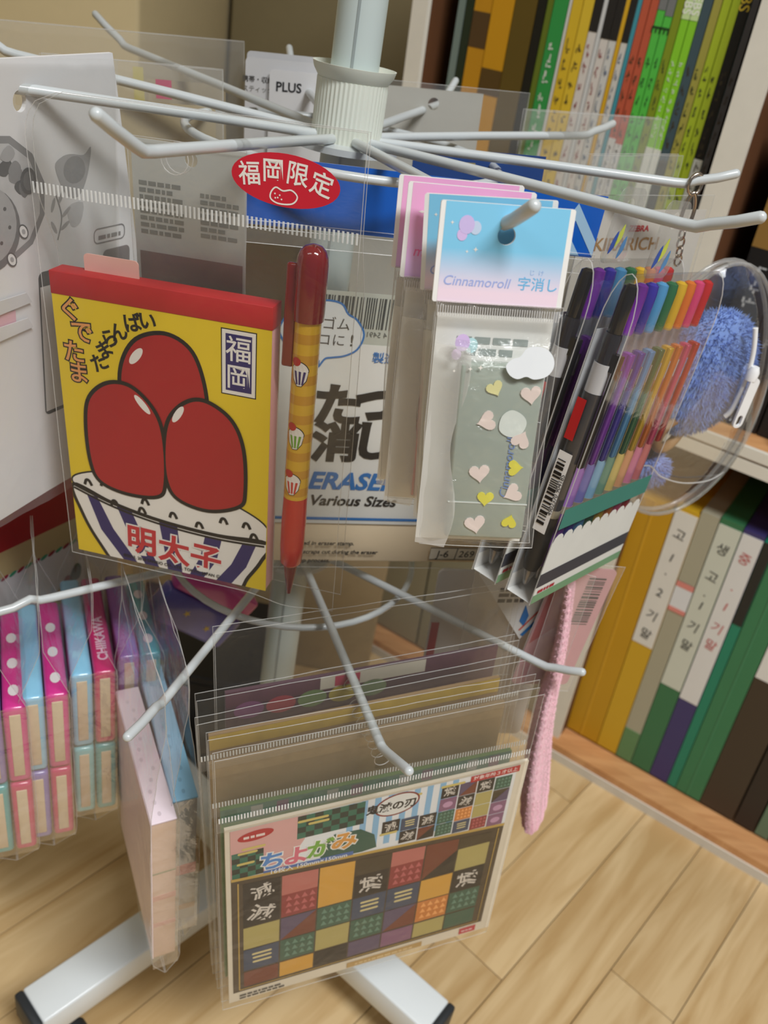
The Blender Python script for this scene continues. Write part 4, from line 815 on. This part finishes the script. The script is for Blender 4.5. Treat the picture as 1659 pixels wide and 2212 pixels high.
for i in range(16): a = rnd.uniform(.2, 2.3); q = rnd.uniform(13, 21); shape('food_drawing', [cr([(-19+q*math.cos(a)+rnd.uniform(2, 5)*math.cos(u), 77+q*math.sin(a)+rnd.uniform(2, 4)*math.sin(u)) for u in (0, 1.2, 2.4, 3.6, 4.8)], 3)], -.18-.01*i, GR[rnd.choice((0, 1, 4, 2))], sh)
shape('food_drawing', [ell(-26, 66, 18, 18, 28)], -.36, GR[0], sh); shape('food_drawing', [ell(-26, 68, 16, 16.5, 28)], -.40, GR[2], sh)
for q in ((-24, 76), (-16, 74), (-20, 68), (-14, 66), (-19, 60), (-28, 72)): shape('food_drawing', [ell(*q, .9, .9, 8)], -.44, GR[4], sh)
for (x, z) in ((-6.5, 63), (-14, 52)): shape('food_drawing', [ell(x, z, 2.6, 3.6, 14, 30)], -.42, GR[4], sh); shape('food_drawing', [ell(x, z, 1.9, 2.9, 14, 30)], -.46, P((228, 228, 228), .5), sh); shape('food_drawing', [ell(x, z, 1.0, 1.3, 10, 30)], -.5, GR[2], sh)
shape('food_drawing', [ell(-2, 84, 4.6, 5.6, 18)], -.42, GR[4], sh); shape('food_drawing', [ell(-2, 84, 3, 4, 18)], -.46, GR[0], sh)
shape('pot_drawing', [cr([(14, 88), (18, 92), (24, 93), (32, 92), (37, 95), (34, 82), (28, 74), (20, 76)], 4)], -.1, GR[2], sh); shape('pot_drawing', [ell(26, 86, 7, 6, 18)], -.14, GR[1], sh); shape('pot_drawing', [cr([(21, 70), (31, 71), (29, 62), (23, 61)], 3)], -.1, GR[3], sh)
stroke('sprig_drawing', cr([(14, 56), (17, 66), (14, 76)], 5, False), .8, -.1, GR[1], sh)
for (x, z, r_) in ((19, 62, 30), (20, 68, 35), (12, 62, 120), (12, 72, 70), (17, 75, 60)): shape('sprig_drawing', [ell(x, z, 3.4, 1.0, 12, r_)], -.12, GR[2], sh)
shape('phone_drawing', [rrect(1, 20, -30, 43, 3)], -.1, P((52, 54, 56), .4), sh); shape('phone_drawing', [rect(1.8, 19, -28, 36)], -.14, P((214, 214, 212), .4), sh)
shape('phone_drawing', [rrect(44, 64, 10, 46, 3)], -.1, P((128, 124, 126), .4), sh); shape('phone_drawing', [rect(45, 63, 12, 38)], -.14, P((176, 174, 174), .5), sh); marks('small_print', sh, 47, 61, 30, 36, -.2, GR[1], 2, 1)
stroke('caption_box', rrect(38, 60, 50, 57, 2.6), .7, -.1, GR[1], sh, closed=True); marks('small_print', sh, 41, 57, 51.6, 55, -.12, GR[1], 1, 8)
for z, col in ((34, (206, 206, 208)), (22, (214, 214, 216))): shape('folded_flap', [[(-80, z), (-8, z+2), (-5, z-3), (-80, z-10)]], -1.6, P(col, .5), sh, th=.5)
shape('pink_peek', [rect(-80, -14, 21, 29)], -.5, P((222, 176, 190), .5), sh)
film('sleeve', sh, -80, 53, -78, 132, -2.4, FILM_H, 24, 36, .9, 71, hole=(-4, 115.5, 4), edge=False)
# grey printed card pack behind the memo bag
gt = thing('printed_card_pack', frame((-.0546, -.0773, -.0371), -98, 0, 4), 'greyish card pack with rows of tiny print behind the memo bag', 'card pack')
shape('card', [rect(-28, 25, -98, 26), ell(0, 20, 3, 3, 14)], 0, P((190, 192, 188), .55), gt, th=.6); marks('small_print', gt, -25, -4, -14, 10, -.15, P((112, 116, 112), .6), 8, 21); marks('small_print', gt, 4, 22, -12, 8, -.15, P((122, 126, 122), .6), 7, 22)
shape('window', [rect(-26, 24, -96, -22)], -.2, P((112, 94, 90), .4, var=.2, scale=25), gt); shape('window', [cr([(0, -40), (14, -36), (23, -46), (22, -90), (2, -90)], 4)], -.3, P((128, 116, 92), .4, var=.2, scale=25), gt); film('sleeve', gt, -29, 26, -99, 27, -1.4, FILM_H, 12, 20, .8, 75)
# red festive bag on the rear-left lower hook
rb = thing('festive_bag', frame((-.1552, -.0216, -.2518), -25, 0, 0), 'red and white festive bag with green-red twine line at left', 'gift bag')
shape('bag_front', [rect(-90, 60, -150, 36)], 0, P((206, 204, 204), .55), rb, th=3); shape('red_band', [[(-90, -14), (60, -18), (60, 36), (-90, 36)]], -.2, P((150, 16, 18), .5, var=.04), rb); shape('tan_band', [[(-90, -34), (60, -35), (60, -18), (-90, -14)]], -.2, P((176, 158, 112), .5), rb)
for i in range(24): shape('twine', [ell(-82+i*6, -35.2, 3.0, 1.3, 12, 20)], -.3-.02*(i % 2), P((58, 140, 104) if i % 2 else (138, 34, 52), .6), rb, th=.1)
for (x, z, c) in ((12, -66, (132, 22, 48)), (20, -60, (44, 72, 56)), (6, -72, (206, 170, 60)), (-40, -62, (120, 26, 50))): shape('ornament_print', [cr([(x-5, z-6), (x+1, z+6), (x+6, z+2), (x+4, z-7)], 3)], -.3, P(c, .5), rb)
tk = tag(tube('peg', [rpt(az(175, .165, -.247)), rpt(az(175, .168, -.245))], .0024, STEEL, None, seg=8, s=1.0), 'hook', 'hook') if False else None

# ================================================================== tissue bags on the lower left hook
def tissue_bag(pos, L, lab, pal, which, seed, txt=None, yaw=27):
    """bag seen end-on: x runs away from the near end, y to the left"""
    M = frame(pos, yaw, 0, 0); t = thing('plastic_bag', M, 'clear bag of pocket tissues '+lab, 'plastic bag', 'tissue bags on the lower left hook')
    def X0(z): return -2.0+(0 if z > -118 else (-118-z)*.5)
    yy = lambda s_: (lambda x, z: s_*(13.2*max(0, min(1, (34-z)/34))*max(0, min(1, (z+142)/24))+.4))
    film('front_sheet', t, X0, L+4, -142, 62, yy(-1), FILM, 10, 44, .8, seed); film('back_sheet', t, X0, L+4, -142, 62, yy(1), FILM, 10, 44, .8, seed+1)
    g_ = film('end_gusset', t, -13, 13, -120, 2, 0, FILM, 8, 30, .5, seed+2, edge=False)
    for v in g_.data.vertices: v.co = Vector((-.0022+v.co.y, v.co.x, v.co.z))
    for tier, (za, zb) in enumerate(((-59, 0), (-120, -61))):
        for s_ in (0, 1):
            c = pal[tier][s_]; y0, y1 = (.4, 12.4) if s_ == 0 else (-12.4, -.4); yc = (y0+y1)/2
            p = thing('tissue_pack', M, '%s %s tissue pack, %s tier of the bag %s' % (('left', 'right')[s_], c[1], ('upper', 'lower')[tier], which), 'tissue pack', 'pocket tissue packs')
            box('wrapper', 0, L, y0, y1, za, zb, P(c[0], .25, var=.12, scale=90, coat=.4), p, bev=2.6, seg=3)
            box('tissue_slot', -.6, .6, yc-2.9, yc+2.9, za+6, zb-5, P((208, 190, 164), .8, var=.10, scale=300), p, bev=.4)
            if s_ == 0:
                for q in range(3): mk('print_spot', [(x_, y1+.1, z_) for (x_, z_) in ell(6+q*5, za+14+q*15, 2.4, 2.0, 10)], [tuple(range(10))], P((222, 150, 170), .4), p)
            elif tier == 0 and not txt:
                for q in range(3): mk('print_spot', [(u, yc+w_, zb+.12) for (u, w_) in ell(14+q*22, 0, 4.4, 2.8, 12)], [tuple(range(12))], P((232, 226, 230), .4), p)
            if txt and tier == 0 and s_ == 1:
                o = text('lettering', txt, 8.0, 0, 0, 0, P((236, 196, 220), .4), p, bold=.10)
                for v in o.data.vertices: v.co = Vector((v.co.x+.030, yc*MM+v.co.z, zb*MM+.00015))
LB = ((136, 196, 228), 'light blue'); PK = ((206, 52, 140), 'pink'); IN = ((86, 96, 172), 'indigo'); VI = ((132, 120, 186), 'violet'); MG = ((196, 50, 110), 'magenta'); TL = ((70, 164, 170), 'teal'); LV = ((142, 110, 184), 'lavender'); AQ = ((128, 196, 204), 'aqua')
tissue_bag((-.128, -.144, -.30), 84, 'at the left frame edge', ((VI, PK), (TL, MG)), 'at the left frame edge', 101)
tissue_bag((-.111, -.129, -.30), 84, 'second from the left frame edge', ((LB, PK), (VI, MG)), 'second from the left frame edge', 111)
tissue_bag((-.093, -.105, -.30), 92, 'third from the left frame edge', ((LB, MG), (AQ, TL)), 'third from the left frame edge', 121, txt='CHIIKAWA')
tissue_bag((-.073, -.083, -.30), 82, 'innermost on the lower left hook', ((LV, TL), (LV, AQ)), 'innermost on the lower left hook', 131)
pp = thing('tissue_pack', frame((-.0609, .0178, -.335), -60, 0, -38), 'tilted pink and violet tissue pack behind the lower ring', 'tissue pack')
box('wrapper', -34, 34, -7, 7, -26, 2, P((108, 104, 186), .25, coat=.5, var=.2, scale=80), pp, bev=3); box('pink_wrapper', -34, 34, -7, 7, 2.5, 22, P((208, 84, 164), .25, coat=.5, var=.1), pp, bev=3)
for (x, z) in ((-10, -10), (12, -14), (22, -4)): shape('star_print', [[(x+(3 if i % 2 == 0 else 1.3)*math.cos(i*math.pi/5), z+(3 if i % 2 == 0 else 1.3)*math.sin(i*math.pi/5)) for i in range(10)]], -7.2, P((216, 186, 90), .4), pp)

# ================================================================== memo blocks on the lower hook
def block(pos, L, H, cov, pages, lab, baglab, seed, strip, yaw):
    M = frame(pos, yaw, 1.5, 0); t = thing('memo_block', M, lab, 'memo block', 'memo blocks on the lower hook')
    box('page_block', 0, L, -6.4, 6.4, -H, -1.2, P(pages, .75, var=.05, scale=300), t, bev=.4); box('top_cover', -.4, L+.4, -6.7, 6.7, -1.4, 0, P(cov, .4, var=.03), t, bev=.3)
    box('side_cover', -.2, L+.2, 6.4, 7.0, -H, -1.0, P(cov, .4, var=.03), t)
    for z, h, c in strip: box('page_stripe', -.15, L+.1, -6.5, 6.5, z, z+h, P(c, .7), t)
    rnd = random.Random(seed)
    for i in range(12): mk('print_dot', [(u, w_, .12) for (u, w_) in ell(5+i*(L-8)/12, rnd.uniform(-3.2, 3.2), 1.6, 1.0, 8)], [tuple(range(8))], P(tuple(int(v*.92) for v in cov), .5), t)
    b = thing('plastic_bag', M, baglab, 'plastic bag', 'memo block bags')
    y_ = lambda s_: (lambda x, z: s_*(7.6*max(0, min(1, (66-z)/66))*max(0, min(1, (z+H+14)/12))+.3))
    film('front_sheet', b, -3, L+5, -H-14, 92, y_(-1), FILM, 10, 44, 1.0, seed); film('back_sheet', b, -3, L+5, -H-14, 92, y_(1), FILM, 10, 44, 1.0, seed+1)
    g_ = film('end_gusset', b, -7.4, 7.4, -H-6, 2, 0, FILM, 6, 30, .6, seed+2, edge=False)
    for v in g_.data.vertices: v.co = Vector((-.003+v.co.y, v.co.x, v.co.z))
block((-.028, -.176, -.322), 99, 124, (242, 226, 236), (212, 182, 164), 'pink-topped memo block with striped page edges near the hook tip', 'clear bag around the pink memo block', 151, ((-44, 1.2, (150, 150, 124)), (-68, 4.5, (204, 154, 142)), (-93, 3.5, (200, 154, 144))), 30.5)
block((-.0215, -.160, -.322), 104, 110, (150, 204, 238), (180, 184, 186), 'light blue memo block with a red page stripe behind the pink one', 'clear bag around the light blue memo block', 161, ((-66, 9, (206, 128, 132)), (-100, 5, (196, 176, 160))), 28.8)

# ================================================================== lower right hook: fuzzy pouch and packs
fz = thing('fuzzy_pouch', frame((.1664, -.0866, -.2673), -100, 0, 0), 'long pink fuzzy pouch hanging from the lower right hook', 'pouch')
FZM = P((240, 196, 206), .95, var=.14, scale=500, bump=.6, name='pink_plush')
pts = cr([(-7, 2, 66), (-3, 2, 40), (0.5, 2, 10), (2, 2, -15), (6, 2, -50), (11.5, 2, -82), (15, 2, -97), (15.5, 2, -101)], 6, False); n = len(pts)
rr = [1.8+2.2*min(1, i/14)+4.0*max(0, min(1, (i-14)/14)) for i in range(n)]; rr[-1] = 1.0; rr[-2] = 4.4
fo = tube('plush_body', pts, rr, FZM, fz, seg=16)
for v in fo.data.vertices:
    k = noise.noise(v.co*400)*.0004; v.co.y = (v.co.y-.002)*4.0+.018; v.co.x += k
vs, fs = [], []; rnd = random.Random(31)
for p in fo.data.polygons:
    for _ in range(26):
        q = [rnd.random() for _ in p.vertices]; sm = sum(q); b = sum((fo.data.vertices[v].co*q[k] for k, v in enumerate(p.vertices)), Vector())/sm*1000; d = (p.normal+Vector((rnd.gauss(0, .4), rnd.gauss(0, .4), -.4+rnd.gauss(0, .4)))).normalized(); s1 = d.orthogonal().normalized()*.11; k = len(vs)
        vs += [tuple(b+s1), tuple(b-s1), tuple(b+d*rnd.uniform(.7, 1.5))]; fs.append((k, k+1, k+2))
fu = mk('fur', vs, fs, FZM, fo); fu['kind'] = 'stuff'
film('sleeve', fz, -14, 4, -10, 78, 12, FILM_H, 8, 16, .8, 171)
dl = thing('diamond_card_pack', frame((.1389, -.0631, -.2344), -75, 0, 3), 'white card pack with blue and red border stripes under the pen cases', 'card pack')
shape('card', [[(7, -18), (38, 30), (7, 62), (-26, 30)]], 0, P((206, 206, 204), .5), dl, th=1.0)
stroke('stripe', [(7.4, -15), (38, 31)], 2.2, -.2, P((36, 110, 176), .5), dl); stroke('stripe', [(5.2, -11), (33, 32)], 1.2, -.2, P((196, 96, 84), .5), dl); shape('blue_print', [[(4, -4), (7.4, -8), (9, 0), (5.6, 8)]], -.2, P((44, 110, 176), .5), dl); marks('small_print', dl, -12, 4, 10, 22, -.25, P((80, 84, 92), .5), 3, 4)
film('sleeve', dl, -28, 42, -48, 60, 2.0, FILM_H, 16, 20, 1.0, 175)
pk = thing('pink_card_pack', frame((.158, -.062, -.232), -72, 0, -4), 'pink pack with a barcode behind the fuzzy pouch', 'card pack')
shape('card', [rrect(-6, 32, -52, 36, 3)], 0, P((210, 160, 166), .5), pk, th=1.2); shape('red_print', [[(-5, -20), (8, -6), (6, 22), (-5, 26)]], -.15, P((190, 90, 92), .5), pk); barcode('barcode', pk, 16, 27, -4, 30, -.2, P((52, 44, 44), .5), 8, vert=True); film('sleeve', pk, -8, 34, -56, 40, -1.6, FILM_H, 10, 16, .8, 177)
wg = thing('white_folded_pack', frame((.128, -.035, -.30), -80, 0, 3), 'greyish white pack hanging behind the striped card', 'card pack'); shape('card', [rrect(-32, 44, -62, 74, 4)], 0, P((204, 200, 194), .5), wg, th=2); shape('red_print', [rect(-31, -26, -20, 34)], -.15, P((170, 34, 36), .5), wg)

# ================================================================== rear of the upper tier
pl = thing('label_card_pack', frame((-.0453, .1009, .0001), -72, 0, 3), 'white card pack with four black capitals behind the collar', 'card pack')
for k, (x0, x1, z1) in enumerate(((-16, 46, 7.5), (-30, 44, 12.5), (-29, 45, 15.5))): shape('card', [rrect(x0, x1, -70, z1, 2.5)], k*3.0, P((226-10*k, 226-10*k, 228-10*k), .5), pl, th=.5)
text('lettering', 'PLUS', 7.2, -4.5, -1.2, -.2, P((44, 44, 48), .5), pl, bold=.08); text('lettering', '携帯・収納', 3.7, -22.5, 1.0, 2.8, P((80, 78, 76), .5), pl, bold=.05); text('lettering', 'スティック', 3.7, -22.5, -4.2, 2.8, P((110, 108, 100), .5), pl)
gc = thing('grey_card_pack', frame((.0374, .117, -.0013), -80, 0, 4), 'grey-white card pack with a dark hang hole right of the pole', 'card pack'); shape('card', [rect(-44, 30, -120, 12), ell(0, 4, 3.5, 3.5, 16)], 0, P((196, 194, 186), .55), gc, th=.6); film('sleeve', gc, -46, 58, -122, 15, -2, FILM_H, 16, 20, 1.0, 181)
kr = thing('lettered_card_pack', frame((.1593, .0209, -.035), -62, 0, 4), 'pale card pack with gold capitals behind the pen cases', 'card pack'); shape('card', [rect(-36, 44, -120, 16)], 0, P((214, 210, 202), .5), kr, th=.8)
text('lettering', 'KIRARICH', 9.6, -26, -1.5, -.2, P((170, 130, 80), .4), kr, bold=.05, align='LEFT'); text('lettering', 'ZEBRA', 4.4, 1, 6.6, -.2, P((196, 50, 60), .5), kr, bold=.1); film('sleeve', kr, -37, 45, -121, 24, -1.4, FILM, 12, 20, .8, 185)
nv = thing('navy_card_pack', frame((.060, .018, -.012), -80, 0, 4), 'navy blue card pack glimpsed above the blue header', 'card pack'); shape('card', [rect(-26, 44, -90, 6)], 0, P((40, 70, 130), .4), nv, th=1.0); marks('small_print', nv, -10, 14, -2, 1.5, -.15, P((150, 140, 90), .5), 1, 2)
for nm, pos, yaw, x0, x1, z0, z1, s_, lab in (('a', (-.1375, .0904, .0013), -75, -95, 61, -150, 12, 191, 'large empty-topped clear bag at the upper left rear'), ('b', (-.118, .012, -.004), -80, -40, 50, -140, 10, 193, 'clear bag with a pink square left of the collar'),
                                     ('c', (.1303, .1124, -.0084), -70, -40, 53, -130, 22, 195, 'clear bag on the rear right hook below the workbooks'), ('d', (.15, .055, -.012), -58, -26, 40, -110, 14, 197, 'smaller clear bag in front of the rear right one')):
    t = thing('plastic_bag', frame(pos, yaw, 0, 4), lab, 'plastic bag'); film('front_sheet', t, x0, x1, z0, z1, -1.5, FILM_H, 20, 24, 1.4, s_); film('back_sheet', t, x0, x1, z0, z1, 3, FILM_H, 14, 18, 1.4, s_+1)
    if nm == 'a': shape('yellow_print', [rect(-4, 2, -30, -6)], 0, P((210, 196, 90), .5), t); shape('tan_print', [rect(4, 50, -120, -12)], 1, P((182, 166, 130), .5), t)
    if nm == 'b': shape('pink_print', [rect(16, 24, -6, 3)], 0, P((206, 84, 120), .5), t); shape('tan_card', [rect(-36, 46, -138, -8)], 1.5, P((186, 170, 134), .5), t)
    if nm in 'cd': shape('card', [rect(x0+4, x1-4, z0+4, -34)], 1.0, P((196, 192, 180), .5), t)
# ================================================================== things on the floor behind
t = thing('storage_box', Matrix.Translation((-.10, .18, 0)), 'black storage box on the floor behind the rack', 'box'); box('body', -.075, .075, -.06, .06, 0, .13, P((22, 23, 28), .5), t, bev=.004, s=1.0); box('lid', -.078, .078, -.063, .063, .13, .14, P((28, 29, 34), .45), t, bev=.003, s=1.0)
t = thing('carton', Matrix.Translation((-.06, .36, 0)), 'beige carton standing behind the pole', 'box'); box('body', -.15, .13, -.05, .05, 0, .215, P((170, 150, 116), .7, var=.08), t, bev=.003, s=1.0); box('flap', -.15, .13, -.052, -.03, .215, .219, P((184, 164, 128), .7), t, s=1.0)
